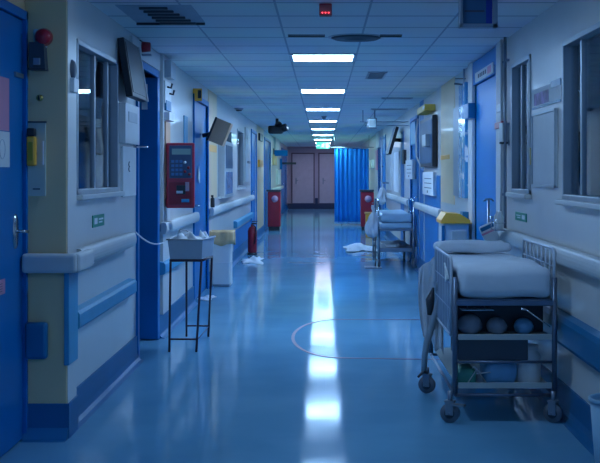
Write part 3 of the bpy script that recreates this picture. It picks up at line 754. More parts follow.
# cable
x0 = Vector((-1.40, DL(138, 1.38), Z(232, DL(138, 1.38)))); x3 = Vector((c.x-0.13, c.y, zc+H+0.03))
pts = []
for k in range(21):
    t = k/20; p = lerp(x0, x3, t); p.z -= 0.10*math.sin(PI*t)**1.0*(1-t*0.3); pts.append(p)
pts += [x3+Vector((0.03, -0.02, 0.04)), x3+Vector((0.08, -0.03, 0.035)), x3+Vector((0.14, 0, -0.01))]
b = MB(); org = pts[0].copy(); b.tube([p-org for p in pts], 0.006, 6)
tag(b.obj('white_cable', m_white, loc=org), 'white cable sagging from the handrail end to the tub', 'cable')

# yellow/black sign box by door 3
r = thing('yellow_sign', 'yellow and black sign box high beside the second blue door', 'sign', (-W, DL(193), Z(101, DL(193))))
MB().box(0, 0.10, -0.01, 0.01, 0, 0.14, 0.004).obj('yellow_face', m_yellow, r); MB().box(0.055, 0.095, -0.014, -0.009, 0.03, 0.12).obj('black_mark', m_dark, r)
# tilted tan board
D = 13.6
r = thing('tilted_board', 'brown box board tilted out from the left wall on a dark bracket', 'board', (-W, D, Z(144, D)))
A = Matrix.Translation((0.22, 0, 0.14)) @ Matrix.Rotation(math.radians(22), 4, 'Y')
MB().box(-0.09, 0.09, -0.14, 0.14, -0.145, 0.145, 0.006, M=A).obj('case', m_tan, r)
MB().box(-0.115, -0.092, -0.15, 0.15, -0.15, 0.15, 0.004, M=A).obj('back_shell', m_dark, r)
MB().tube([(0, 0, 0.1), (0.14, 0, 0.13)], 0.025).obj('bracket', m_dark, r)
flat('yellow_label', 'yellow strip label on the cream wall under the tilted brown board', 'label', -1, 207.8, 216, 145, 152, m_yellow, 0.01)
# dark soap bottle on the wall by rail
r = thing('soap_bottle', 'small black bottle standing on the left handrail below the yellow label', 'bottle', (-W+0.05, LD3[1]+0.2, 1.015))
MB().lathe([(0, 0), (0.025, 0), (0.028, 0.02), (0.026, 0.11), (0.01, 0.13), (0, 0.13)], 14).obj('body', m_dark, r)
MB().box(-0.02, 0.012, -0.008, 0.008, 0.13, 0.155, 0.002).obj('pump', m_dark, r)
# equipment cabinets before window B
def mkcab(r, s, t, L, H):
    MB().box(s*t, s*(t+0.006), -L*0.38, L*0.38, H*0.52, H*0.93, 0.002).obj('upper_pane', m_screen, r)
    MB().box(s*t, s*(t+0.006), -L*0.38, L*0.38, H*0.06, H*0.46, 0.002).obj('lower_pane', mat('pale_blue_pane', (0.25, 0.45, 0.7), 0.15, var=0.3, scale=10), r)
flat('wall_cabinet', 'pale glass fronted cabinet on the left wall beyond the brown board', 'cabinet', -1, 219, 228, 142, 197, m_offw, 0.08, mkcab, part='carcass')
flat('switch_plate', 'small dark switch plate on the left wall beside the third blue door', 'switch', -1, 246.5, 249.0, 161, 163.5, m_dark, 0.03)
flat('white_sign', 'tall pale panel on the left wall before the third blue door', 'panel', -1, 244.6, 247.5, 128, 182, m_offw, 0.02)
for px0, px1, py0, py1, m, nm, lb, ct in ((257.5, 261, 160, 167, m_yellow, 'yellow_label', 'small yellow label on the cream wall beyond the third blue door', 'label'),
        (258, 261, 134, 141, m_dark, 'dark_bracket', 'small dark bracket high on the distant cream wall', 'bracket'),
        (272.5, 275.5, 155, 165, m_khaki, 'notice', 'khaki notice on the distant left wall above the red bin', 'notice'),
        (274, 278, 130, 150, m_offw, 'wall_box', 'pale wall box under the black security camera', 'box'),
        (276.5, 279, 170, 184, m_offw, 'wall_phone', 'pale wall unit above the red bin on the left', 'telephone')):
    flat(nm, lb, ct, -1, px0, px1, py0, py1, m, 0.05)
# arm board protruding at far left
D = 38.0
r = thing('barrier_arm', 'dark horizontal arm jutting from the left wall near the end doors', 'barrier', (-W, D, Z(165, D)))
MB().box(0, 0.55, -0.04, 0.04, 0.02, 0.09, 0.01).obj('arm', m_darkbox, r); MB().box(0, 0.08, -0.08, 0.08, -0.15, 0.22, 0.01).obj('post_plate', m_blue, r)
D = 33.0
r = thing('blue_shelf', 'blue projecting sign board high on the distant left wall', 'sign', (-W, D, Z(156, D)))
MB().box(0, 0.42, -0.03, 0.03, 0, 0.17, 0.006).obj('board', m_blue, r); MB().box(0, 0.03, -0.1, 0.1, -0.05, 0.22, 0.006).obj('mount', m_darkbox, r)

# pedal bin with khaki bag
D = 14.55
r = thing('pedal_bin', 'white waste bin with khaki liner against the left wall', 'bin', (X(222, D), D, 0))
MB().box(-0.125, 0.125, -0.14, 0.14, 0.0, 0.60, 0.03, seg=3).box(-0.13, 0.13, -0.145, 0.145, 0.30, 0.31, 0.002).obj('body', m_white, r)
MB().box(-0.11, 0.11, -0.15, -0.13, 0, 0.03, 0.004).obj('foot_pedal', m_steel, r)
def fb(u, v):
    a = u*2*PI; k = 1+0.06*math.sin(9*a)+0.04*math.sin(5*a+1)
    rr = 0.15*k; q = max(abs(math.cos(a)), abs(math.sin(a))); rr = rr/q*0.98
    drop = 0.12+0.015*math.sin(3*a)+0.008*math.sin(7*a)
    pr = [(0.90, 0.58), (0.97, 0.70), (1.04, 0.71), (1.07, 0.66), (1.08, 0.66-drop)]
    i = min(3, int(v*4)); t = v*4-i
    k2 = pr[i][0]+(pr[i+1][0]-pr[i][0])*t; z = pr[i][1]+(pr[i+1][1]-pr[i][1])*t
    return (rr*k2*math.cos(a), rr*k2*math.sin(a), z)
MB().sheet(fb, 48, 8, 0.003).obj('liner', m_khaki, r)
# extinguisher
D = 17.9
r = thing('fire_extinguisher', 'dark red fire extinguisher standing by the left wall under the blue bumper', 'fire extinguisher', (-W+0.2, 20.0, 0))
MB().lathe([(0, 0.04), (0.075, 0.04), (0.082, 0.07), (0.082, 0.42), (0.06, 0.48), (0.025, 0.51), (0.025, 0.54), (0, 0.54)], 20).obj('cylinder', m_redd, r)
MB().lathe([(0, 0), (0.09, 0), (0.09, 0.04), (0, 0.05)], 20).obj('base_ring', m_dark, r)
MB().box(-0.01, 0.08, -0.012, 0.012, 0.54, 0.57, 0.003).box(-0.01, 0.09, -0.012, 0.012, 0.585, 0.60, 0.003).obj('lever', m_dark, r)
MB().tube([(0.0, -0.03, 0.54), (0.06, -0.09, 0.50), (0.07, -0.10, 0.35), (0.04, -0.10, 0.2)], 0.011).obj('hose', m_dark, r)
crumple(0.30, 1.1, 0.10, 21, m_linen, 'crumpled_sheet', (X(253, 18.6), 18.6, 0), 'crumpled white sheet dropped on the floor below the fire extinguisher', 'sheet')
crumple(0.16, 0.3, 0.07, 23, m_linen, 'floor_scrap', (X(206, 13.0), 13.0, 0), 'small pale wrapper on the floor behind the metal stand', 'wrapper')

# red bins
def red_bin(px, D, side, label):
    r = thing('red_bin', label, 'bin', (X(px, D), D, 0))
    MB().box(-0.16, 0.16, -0.17, 0.17, 0.10, 0.98, 0.02).obj('body', m_redd, r)
    MB().box(-0.14, 0.14, -0.15, 0.15, 0.0, 0.10, 0.01).obj('base', m_dark, r)
    MB().box(-0.19, 0.17, -0.19, 0.19, 0.98, 1.03, 0.01).obj('lid', m_darkbox, r)
    MB().cyl((0.02, -0.17, 0.80), (0.02, -0.178, 0.80), 0.085, seg=24).obj('round_sticker', mat('pink_sticker', (0.60, 0.35, 0.42), 0.5), r)
    MB().box(0.13, 0.165, -0.175, -0.165, 0.12, 0.96).obj('side_trim', m_red, r)
    return r
red_bin(274.3, 28.5, -1, 'tall red bin with round pink sticker by the left wall')
red_bin(367, 28.5, 1, 'tall red bin with round pink sticker beside the blue curtain')

# ------------------------------------------------------------------ curtain
D = 31.5
xa, xb = X(334.5, D), X(369, D); zb, ztp = 0.04, Z(148.5, D)
r = thing('privacy_curtain', 'blue pleated privacy curtain hanging across the right of the corridor', 'curtain', ((xa+xb)/2, D, 0))
wv = (xb-xa)/2
def cf(z0, z1, amp=1.0):
    def f(u, v):
        x = -wv+2*wv*u; n = 8.0
        y = (0.028+0.01*math.sin(u*9))*math.sin(u*2*PI*n+0.6*math.sin(u*7))*(0.55+0.45*(1-v))
        return (x+0.012*math.sin(u*2*PI*n*0.5), y, z0+(z1-z0)*v)
    return f
MB().sheet(cf(zb+0.05, ztp), 150, 8, 0.003).obj('cloth', m_curtain, r)
MB().sheet(cf(zb, zb+0.05), 150, 1, 0.004).obj('hem', m_hem, r)
MB().tube([(-wv-0.1, 0, ztp+0.03), (wv+0.14, 0, ztp+0.03)], 0.015).obj('curtain_rail', m_steel, r)
for k in range(9):
    x = -wv+2*wv*k/8; MB().tube([(x, 0.0, ztp+0.03), (x, 0, ztp-0.01)], 0.008, 6).obj('hook', m_white, r)
for x in (-wv, wv): MB().tube([(x, 0, ztp+0.03), (x, 0, CH)], 0.008, 6).obj('hanger', m_steel, r)

# ------------------------------------------------------------------ right wall objects
# near panels
def mkp(r, s, t, L, H):
    b = MB()
    for a in ((-L/2, -L/2+0.015, 0, H), (L/2-0.015, L/2, 0, H), (-L/2, L/2, 0, 0.015), (-L/2, L/2, H-0.015, H)): b.box(s*t, s*(t+0.008), *a)
    b.obj('edge_frame', m_metal, r)
flat('notice_board', 'blank grey framed board on the right wall between the two windows', 'board', 1, 534.5, 558, 111.5, 187, m_offw, 0.015, mkp, part='board')
def mkposter(r, s, t, L, H):
    b = MB(); b.box(s*t, s*(t+0.004), -L/2, L/2, 0, H*0.10); b.obj('blue_border', m_blue2, r)
    MB().box(s*t, s*(t+0.005), -L/2, -L/2+L*0.30, H*0.75, H*1.05).obj('blue_corner', m_blue2, r)
    MB().box(s*t, s*(t+0.002), -L*0.1, L*0.42, H*0.16, H*0.75).obj('purple_picture', m_purple, r)
    MB().box(s*t, s*(t+0.002), -L*0.42, -L*0.13, H*0.3, H*0.75).obj('white_area', m_paper, r)
flat('poster', 'long white and purple poster above the blank grey board', 'poster', 1, 533, 562, 85, 106, m_paper, 0.006, mkposter)
flat('red_call_point', 'small red call point on the right wall beside the slim window', 'alarm', 1, 500.0, 507, 122, 128.5, m_red, 0.045, part='casing')
flat('light_switch', 'white light switch high beside the blue door on the right', 'switch', 1, 501.5, 505.5, 104, 112, m_white, 0.04, part='casing')
flat('socket_box', 'pale junction box low on the right wall pipe near the slim window', 'box', 1, 505.5, 509, 123, 144, m_metal, 0.05, part='casing')
for px, lb in ((505.5, 'pale vertical pipe beside the blue door on the right wall'), (509, 'grey vertical pipe left of the slim right window')):
    r = thing('wall_pipe', lb, 'pipe', (W-0.03, DR(px), 1.02), 0)
    MB().tube([(0, 0, 0), (0, 0, CH-1.02)], 0.012).obj('pipe', m_rail if px < 508 else m_steel, r)
    for z in (0.25, 0.8, 1.3): MB().box(0.0, 0.03, -0.02, 0.02, z, z+0.02, 0.002).obj('clip', m_steel, r)
r = thing('wall_lever', 'small dark lever on the right wall under the junction box', 'lever', rw(509, 143))
MB().box(-0.01, 0, -0.02, 0.02, -0.02, 0.02, 0.002).obj('base_plate', m_steel, r)
MB().tube([(0, 0, 0), (-0.07, 0, 0), (-0.075, -0.08, 0)], 0.009).obj('handle', m_darkbox, r)
# gold hinge on the board left
tag(MB().box(-0.02, 0, -0.02, 0.02, 0, 0.12, 0.003).obj('latch', mat('brass', (0.5, 0.38, 0.12), 0.35, 0.8), loc=rw(532.8, 165)), 'small brass latch at the left edge of the grey board', 'latch')
# door 7 sign
def mks(r, s, t, L, H):
    MB().box(s*t, s*(t+0.002), -L*0.42, -L*0.22, H*0.15, H*0.85).obj('pink_patch', m_pink, r)
    b = MB()
    for i in range(5): b.box(s*t, s*(t+0.002), -L*0.15+i*L*0.10, -L*0.15+i*L*0.10+L*0.06, H*0.3, H*0.7)
    b.obj('print', m_ink, r)
q = flat('door_sign', 'pale sign with a pink patch over the right blue door', 'sign', 1, 478, 496, 68, 78, m_rail, 0.028, mks)
flat('blue_dispenser', 'blue wall box on the white post left of the right blue door', 'box', 1, 470.5, 475.5, 104, 119, m_blue2, 0.07, part='casing')
flat('yellow_label', 'yellow strip label on the cream wall above the yellow lidded bin', 'label', 1, 441.5, 450, 155, 159.5, m_yellow, 0.012)
# patterned privacy glass strip: blue film with pale flecks
def film_mat():
    m = bpy.data.materials.new('flecked_blue_film'); m.use_nodes = True; nt = m.node_tree; b = nt.nodes['Principled BSDF']
    tc = nt.nodes.new('ShaderNodeTexCoord'); n = nt.nodes.new('ShaderNodeTexNoise'); n.inputs['Scale'].default_value = 9; n.inputs['Detail'].default_value = 3
    nt.links.new(tc.outputs['Object'], n.inputs['Vector']); r = nt.nodes.new('ShaderNodeValToRGB')
    r.color_ramp.elements[0].position = 0.53; r.color_ramp.elements[0].color = (0.05, 0.30, 0.62, 1); r.color_ramp.elements[1].position = 0.60; r.color_ramp.elements[1].color = (0.85, 0.9, 1, 1)
    nt.links.new(n.outputs['Fac'], r.inputs['Fac']); nt.links.new(r.outputs['Color'], b.inputs['Base Color']); b.inputs['Roughness'].default_value = 0.12
    return m
flat('patterned_panel', 'tall blue panel with white flecks left of the right blue door', 'panel', 1, 463.5, 470, 84, 198, film_mat(), 0.05)
flat('grey_shutter', 'tall narrow grey shutter beside the flecked blue panel', 'panel', 1, 456, 462.5, 107, 196, m_metal, 0.03)
# hooks on ceiling at right (dark bracket)
r = thing('ceiling_hook', 'dark hooked bar hanging under the ceiling left of the right blue door', 'hook', (X(464, 11.5), 11.5, CH))
MB().tube([(0, 0, 0), (0, 0, -0.20)], 0.008).obj('stem', m_steel, r); MB().tube([(-0.10, 0, -0.15), (0.06, 0, -0.17)], 0.010).tube([(-0.09, 0, -0.10), (0.03, 0, -0.10)], 0.006).obj('bar', m_darkbox, r)

# yellow lidded waste bin
D = 10.75
xl, xr = X(441.5, D), 1.40
r = thing('clinical_bin', 'white bin with a yellow lid by the right wall beyond the near trolley', 'bin', ((xl+xr)/2, D, 0))
w = (xr-xl)/2
MB().box(-w+0.015, w-0.01, 0.0, 0.42, 0, 0.97, 0.012).obj('cabinet', m_offw, r)
MB().box(-w+0.10, w-0.03, -0.008, 0.002, 0.05, 0.90, 0.004).obj('front_panel', m_beige, r)
MB().prism([(-w-0.005, 0.97), (w, 0.97), (w, 1.0), (w*0.3, 1.06), (-w*0.7, 1.07), (-w-0.005, 1.0)], 'y', -0.02, 0.44).obj('lid', m_yellow, r)
MB().box(-w, -w+0.03, -0.012, 0.0, 0.0, 0.95, 0.003).obj('corner_strip', m_blue2, r)
r = thing('blue_glove_box', 'small blue box on the right wall beside the yellow bin lid', 'box', (W-0.03, DR(470.5), Z(220, DR(470))))
MB().box(-0.06, 0, -0.1, 0.1, 0, 0.085, 0.004).obj('box', m_blue2, r); MB().box(-0.062, -0.06, -0.04, 0.04, 0.03, 0.055, 0.0).obj('slot', m_white, r)

# monitor panel further on the right
r = thing('wall_screen', 'large dark screen with curved pale cable on the right wall', 'monitor', (W, DR(431), Z(167, DR(431))))
L = DR(425)-DR(438)
MB().box(-0.07, -0.01, -L/2, L/2, 0, 0.66, 0.01).obj('case', m_dark, r); MB().box(-0.075, -0.07, -L/2+0.05, L/2-0.05, 0.05, 0.61, 0.002).obj('screen', m_screen, r)
MB().box(-0.01, 0, -0.2, 0.2, 0.2, 0.5, 0.002).obj('wall_mount', m_steel, r)
MB().tube([(-0.08, L/2+0.25, 0.70), (-0.12, L/2+0.10, 0.45), (-0.12, L/2+0.0, 0.15), (-0.05, L/2-0.1, -0.02)], 0.012).obj('cable', m_white, r)
MB().box(-0.14, -0.07, -L/2+0.2, -L/2+0.7, 0.26, 0.42, 0.006).obj('side_box', m_metal, r)
r = thing('lime_sign', 'lime green sign box above the dark screen on the right wall', 'sign', (W, DR(431), Z(113, DR(431))))
MB().box(-0.14, 0, -0.6, 0.6, 0, 0.085, 0.006).obj('sign_box', mat('lime_plastic', (0.75, 0.50, 0.08), 0.4), r); MB().box(-0.15, -0.14, -0.6, -0.4, 0.02, 0.06, 0.002).obj('white_mark', m_white, r)
def mkn(r, s, t, L, H):
    b = MB()
    for i in range(3): b.box(s*t, s*(t+0.002), -L*0.35, L*0.3, H*(0.3+0.2*i), H*(0.33+0.2*i))
    b.obj('print', m_ink, r)
    MB().box(s*t, s*(t+0.004), -0.05, 0.05, H*0.1, H*0.2).obj('dark_tab', m_dark, r)
flat('paper_holder', 'white leaflet holder under the dark screen on the right wall', 'notice', 1, 426, 437, 172, 195, m_paper, 0.05, mkn)
flat('vented_box', 'grey vented box on the blue door jamb above the far trolley', 'box', 1, 408.5, 415.5, 160, 179, m_offw, 0.05, mkn)
flat('light_strip', 'pale blue strip panel high on the right wall by the far blue door', 'panel', 1, 412.5, 417, 122, 145, m_bumper, 0.03)
# tv bracket far right
D = 21.0
r = thing('television', 'black television tilted from the right wall above the far trolley', 'television', (W, D, Z(140, D)))
A = Matrix.Translation((-0.16, 0, 0.0)) @ Matrix.Rotation(math.radians(16), 4, 'Y')
MB().box(-0.025, 0.03, -0.42, 0.42, -0.28, 0.24, 0.008, M=A).obj('case', m_dark, r)
MB().box(-0.029, -0.024, -0.39, 0.39, -0.25, 0.21, 0.001, M=A).obj('screen', m_screen, r)
MB().tube([(0, 0, 0), (-0.15, 0, 0.0)], 0.035).obj('wall_arm', m_dark, r)
MB().box(-0.036, -0.026, -0.43, -0.415, -0.28, 0.24, 0.001, M=A).obj('edge_strip', m_offw, r)
for px0, px1, py0, py1, m, nm, lb, ct, t in (
        (386.5, 391.5, 150, 190, m_offw, 'notice_board', 'tall pale board on the right wall left of the television', 'board', 0.02),
        (395, 400, 152, 192, m_paper, 'notice_board', 'white board on the right wall under the television', 'board', 0.02),
        (404.5, 406.5, 150, 164, m_dark, 'dark_bracket', 'small dark bracket on the right wall right of the television', 'bracket', 0.05),
        (376.5, 378.5, 150, 170, m_pink, 'pink_notice', 'small mauve notice on the distant right wall', 'notice', 0.03),
        (371.5, 374, 160, 168, m_paper, 'paper_roll', 'white paper patch beside the curtain edge', 'paper', 0.06),
        (378.2, 381, 132, 148, m_offw, 'wall_box', 'pale box high on the distant right wall', 'box', 0.06)):
    flat(nm, lb, ct, 1, px0, px1, py0, py1, m, t)
r = thing('pipe_post', 'thin vertical pale pipe on the far right wall beside the blue curtain', 'pipe', (W-0.04, DR(383.5), 0.19))
MB().tube([(0, 0, 0), (0, 0, CH-0.19)], 0.018).obj('pipe', m_rail, r)
for z in (0.6, 1.4): MB().box(0, 0.04, -0.03, 0.03, z, z+0.03).obj('clip', m_steel, r)

# ------------------------------------------------------------------ caster helper
def caster(r, x, y, rad=0.055, rot=0.0, stem=0.06, brake=False, m=m_wheel):
    """fork with wheel as one part and its wheel as sub-part; wheel touches z=0"""
    R = Matrix.Translation((x, y, 0)) @ Matrix.Rotation(rot, 4, 'Z')
    b = MB()
    b.box(-0.022, 0.022, -0.03, 0.03, rad*2.0+0.006, rad*2.0+0.018, 0.003)
    for s in (-1, 1): b.box(s*0.019-0.003, s*0.019+0.003, -0.012-0.012, 0.022, rad*0.8, rad*2.0+0.01, 0.001)
    b.cyl((0, 0, rad*2.0), (0, 0, rad*2+stem), 0.014); b.cyl((-0.023, 0, rad), (0.023, 0, rad), 0.008)
    if brake: b.box(-0.05, -0.015, -0.10, -0.02, rad*2.0-0.006, rad*2.0+0.006, 0.003)
    b.xf(R); f = b.obj('caster', m_steel, r)
    w = MB(); w.cyl((-0.014, 0, rad), (0.014, 0, rad), rad, seg=28); w.xf(R); w.obj('wheel', m_wheel, f)
    w = MB(); w.cyl((-0.017, 0, rad), (0.017, 0, rad), rad*0.55, seg=20); w.xf(R); w.obj('hub', mat('dark_hub', (0.05, 0.06, 0.08), 0.4), f)
    return f

# ------------------------------------------------------------------ near trolley
YT = 6.58; YF = 8.05
xl, xr = X(455, YT), 1.348
r = thing('hospital_trolley', 'wheeled hospital trolley with chrome side grids parked on the right', 'trolley', ((xl+xr)/2, YT, 0))
w = (xr-xl)/2; LT = YF-YT
def zz(py): return Z(py, YT)
z_m0 = zz(298); z_top = zz(266)
for sx, y in ((-1, 0), (1, 0), (-1, LT), (1, LT)):
    MB().tube([(sx*w, y, 0.17), (sx*w, y, z_m0+(0.12 if y == 0 else 0.0))], 0.016, 10).obj('post', m_tframe, r)
b = MB(); b.box(-w, w, -0.014, 0.014, z_m0-0.045, z_m0-0.012, 0.004); b.box(-w-0.012, -w+0.012, 0, LT, z_m0-0.045, z_m0-0.012, 0.004); b.box(w-0.012, w+0.012, 0, LT, z_m0-0.045, z_m0-0.012, 0.004); b.box(-w, w, LT-0.014, LT+0.014, z_m0-0.045, z_m0-0.012, 0.004)
b.box(-w+0.01, w-0.01, 0.01, LT-0.01, z_m0-0.018, z_m0-0.006); b.obj('deck', m_tframe, r)
# shelves
zs = zz(339)
b = MB(); b.box(-w+0.018, w-0.018, -0.012, LT, zs, zs+0.008); b.box(-w+0.018, w-0.018, -0.014, -0.006, zs-0.004, zs+0.030, 0.002); b.obj('upper_shelf', m_beige, r)
MB().box(-w+0.02, w-0.15, 0.02, 0.40, zz(361), zs-0.002, 0.006).obj('drawer', m_shade, r)
MB().box(-w+0.02, w-0.02, 0.24, 0.26, zs+0.01, z_m0-0.05).obj('shade_panel', m_dark, r)  # dark sheet stands in for the shade inside the trolley
MB().tube([(-w, 0.0, zz(362)), (w, 0.0, zz(362))], 0.008).obj('front_rod', m_tframe, r)
zs2 = zz(388)
b = MB(); b.box(-w+0.018, w-0.018, -0.012, LT, zs2, zs2+0.008); b.box(-w+0.018, w-0.018, -0.014, -0.006, zs2, zs2+0.034, 0.002); b.obj('lower_shelf', m_beige, r)
b = MB(); b.tube([(-w, 0, zz(395)), (w, 0, zz(395))], 0.010); b.tube([(-w, 0, zz(395)), (-w, LT, zz(395))], 0.010); b.tube([(w, 0, zz(395)), (w, LT, zz(395))], 0.010); b.tube([(-w, LT, zz(395)), (w, LT, zz(395))], 0.010); b.obj('base_frame', m_tframe, r)
for sx, y, ro, br in ((-1, -0.01, 1.15, True), (1, -0.01, 0.9, False), (1, LT, 0, False)):
    caster(r, sx*w+(-0.03 if sx < 0 else -0.01), y, 0.056, ro, 0.07, br)
# side grids
def grid(x, y0, y1, z0, z1, nb, nh, tx=0.0):
    g = MB()
    corners = [(x, y0, z0), (x, y0, z1-0.03), (x, y0+0.03, z1), (x, y1-0.03, z1), (x, y1, z1-0.03), (x, y1, z0)]
    g.tube(corners, 0.009, 8); g.tube([(x, y0, z0), (x, y1, z0)], 0.009, 8)
    o = g.obj('side_grid', m_gridp, r)
    for i in range(1, nb): y = y0+(y1-y0)*i/nb; MB().tube([(x, y, z0), (x, y, z1)], 0.005, 6).obj('bar', m_gridp, o)
    for i in range(1, nh): z = z0+(z1-z0)*i/nh; MB().tube([(x, y0, z), (x, y1, z)], 0.005, 6).obj('bar', m_gridp, o)
    return o
zc2 = (xl+xr)/2
grid(w+0.004, 0.03, 1.05, z_m0-0.02, 1.005, 8, 3)
lg = grid(-w-0.02, 0.02, 0.92, z_m0-0.22, 0.955, 6, 3)
MB().box(-w-0.023, -w-0.019, 0.03, 0.91, z_m0-0.21, 0.945).obj('infill_panel', mat('slate_infill', (0.20, 0.26, 0.36), 0.45), lg)
MB().tube([(-w-0.028, 0.10, 0.83), (-w-0.028, 0.30, 0.90), (-w-0.028, 0.22, 0.80), (-w-0.028, 0.10, 0.83)], 0.006, 6).obj('white_mark', m_mark, lg)
# mattress: rounded slab
def slab(x0, x1, y0, y1, z0, z1, rr, seed=0, puff=0.01):
    t = MB(); rnd = random.Random(seed)
    t.box(x0, x1, y0, y1, z0, z1, rr, seg=6)
    bmesh.ops.subdivide_edges(t.bm, edges=[e for e in t.bm.edges if e.calc_length() > 0.15], cuts=7, use_grid_fill=True)
    for v in t.bm.verts:
        u = (v.co.x-x0)/(x1-x0); q = (v.co.y-y0)/(y1-y0)
        v.co.z += puff*math.sin(PI*u)*math.sin(PI*min(1, max(0, q)))*(1 if v.co.z > (z0+z1)/2 else 0)+puff*0.5*math.sin(9*u+7*q+seed)
    for f in t.bm.faces: f.smooth = True
    return t
cx = (xl+xr)/2
mt = thing('trolley_mattress', 'thick white sheeted mattress on the near trolley', 'mattress', (cx, YT, z_m0-0.004))
slab(-w+0.018, w-0.012, -0.02, 0.72, 0, z_top-z_m0, 0.055, 1, 0.012).obj('front_section', m_linen, mt)
slab(-w+0.018, w-0.03, 0.73, LT, 0, z_top-z_m0-0.015, 0.05, 4, 0.012).obj('rear_section', m_linen, mt)
tag(slab(-0.26, 0.24, -0.18, 0.18, 0, 0.06, 0.028, 5, 0.012).obj('pillow', m_linen, loc=(cx-0.02, YF-0.22, z_top+0.0)), 'white pillow at the far end of the near trolley mattress', 'pillow')
# contents of the trolley
zsu = zs+0.008
def bottle(x, y, z, rr, h, m, name, label, cat, top=True):
    o = thing(name, label, cat, (cx+x, YT+y, z))
    MB().lathe([(0, 0), (rr*0.9, 0), (rr, 0.01), (rr, h*0.7), (rr*0.5, h*0.9), (0, h)], 20).obj('body', m, o)
    return o
for i, (x, rr, lb) in enumerate(((-0.19, 0.062, 'rounded white bundle on the left of the trolley upper shelf'), (-0.03, 0.052, 'rounded white bundle in the middle of the trolley upper shelf'), (0.13, 0.05, 'small rounded bundle at the right of the trolley upper shelf'))):
    tag(MB().sph((0, 0, rr*1.0), rr, (1.15, 1.2, 1.0), 20).sph((rr*0.5, rr*0.4, rr*0.8), rr*0.8, (1, 1, 0.9), 14).obj('linen_bundle', m_bundle if i < 2 else m_pbag, loc=(cx+x, YT+0.12, zsu)), lb, 'bundle')
o = thing('instrument_tray', 'small steel tray slung under the trolley deck', 'tray', (cx-0.16, YT+0.06, zz(311)))
MB().box(-0.09, 0.10, -0.05, 0.12, 0, 0.006, 0.002).obj('tray_base', m_chrome, o)
for x in (-0.05, 0.05): MB().tube([(x, 0, 0.006), (x, 0, z_m0-0.045-zz(311))], 0.004, 6).obj('hanger', m_tframe, o)
tag(MB().tube([(0, 0, 0), (0.14, 0, -0.10)], 0.0045, 6).tube([(-0.03, 0.0, 0.005), (0, 0, 0)], 0.007, 6).obj('steel_rod', m_chrome, loc=(X(526, YT-0.03), YT-0.035, Z(309, YT))), 'thin bright rod slanting across the right front of the trolley', 'rod')
zl = zs2+0.008
tag(slab(-0.11, 0.10, -0.1, 0.12, 0, 0.15, 0.06, 3, 0.03).obj('folded_bag', m_pbag, loc=(cx-0.01, YT+0.14, zl)), 'pale blue bag lying in the middle of the trolley lower shelf', 'bag')
o = thing('white_canister', 'tall white canister at the right of the trolley lower shelf', 'canister', (cx+0.16, YT+0.13, zl))
MB().lathe([(0, 0), (0.07, 0), (0.075, 0.02), (0.072, 0.16), (0.055, 0.19), (0.055, 0.20)], 22).obj('body', m_white, o); MB().lathe([(0.06, 0.20), (0.06, 0.225), (0, 0.23)], 22).obj('cap', m_offw, o)
tag(slab(-0.07, 0.05, -0.08, 0.10, 0, 0.10, 0.03, 9, 0.02).obj('green_bundle', m_tealp, loc=(cx-0.21, YT+0.10, zl)), 'dull green bundle at the left of the trolley lower shelf', 'bundle')
tag(MB().tube([(0, 0, 0.006), (0.06, 0, 0.10), (0.12, 0.02, 0.012), (0.05, 0.03, 0.11), (0.0, 0.04, 0.06), (0.14, 0.0, 0.08)], 0.004, 6).obj('coiled_tube', m_offw, loc=(cx-0.22, YT+0.02, zl)), 'loose thin tubing on the left of the trolley lower shelf', 'tubing')
# swing leg / curved support at the far left, with castor
D = DF(393)
xq = X(427, D)
o = thing('drip_stand', 'curved grey wheeled frame leaning beside the left of the near trolley', 'stand', (xq, D, 0))
pts = [(424, 373), (424.5, 355), (427, 340), (432, 322), (437, 306), (440.5, 293), (442, 284), (440, 279), (436.5, 281), (435.5, 289)]
MB().tube([(X(px, D)-xq, -0.015*k if k < 7 else -0.09, Z(py, D)) for k, (px, py) in enumerate(pts)], [0.02, 0.02, 0.022, 0.024, 0.024, 0.024, 0.023, 0.018, 0.015, 0.012], 10).obj('curved_tube', m_metal, o)
caster(o, 0.0, 0, 0.056, 1.1, 0.06, False)
MB().tube([(0.0, -0.02, 0.135), (-0.03, -0.05, 0.15), (-0.065, -0.08, 0.12)], 0.008, 6).obj('brake_pedal', m_darkbox, o)
tag(MB().tube([(0, 0, 0), (0.0, 0.0, 0.10), (0.03, 0.02, 0.18)], [0.018, 0.03, 0.012], 8).obj('black_handle', m_darkbox, loc=(X(430, 7.62), 7.62, Z(315, 7.62))), 'dark padded grip hanging on the trolley left side', 'grip')
# white sheet draped at the left
def drape(u, v):
    # u from the trolley outwards, v down
    x = -0.165*u*(1-0.15*v)-0.02*math.sin(PI*v)*u
    y = 0.03*math.sin(u*9+v*2.5)+0.02*math.sin(u*19-v*4)+0.25*u*(1-v)*0.3
    top = 0.94-0.15*u**0.9; bot = 0.20+0.16*u+0.03*math.sin(u*11)
    return (x, y, top+(bot-top)*v-0.0)
tag(MB().sheet(drape, 26, 26, 0.002).obj('draped_sheet', m_bag, loc=(X(444, 7.72), 7.72, 0)), 'white translucent sheet hanging off the far left of the near trolley', 'sheet')
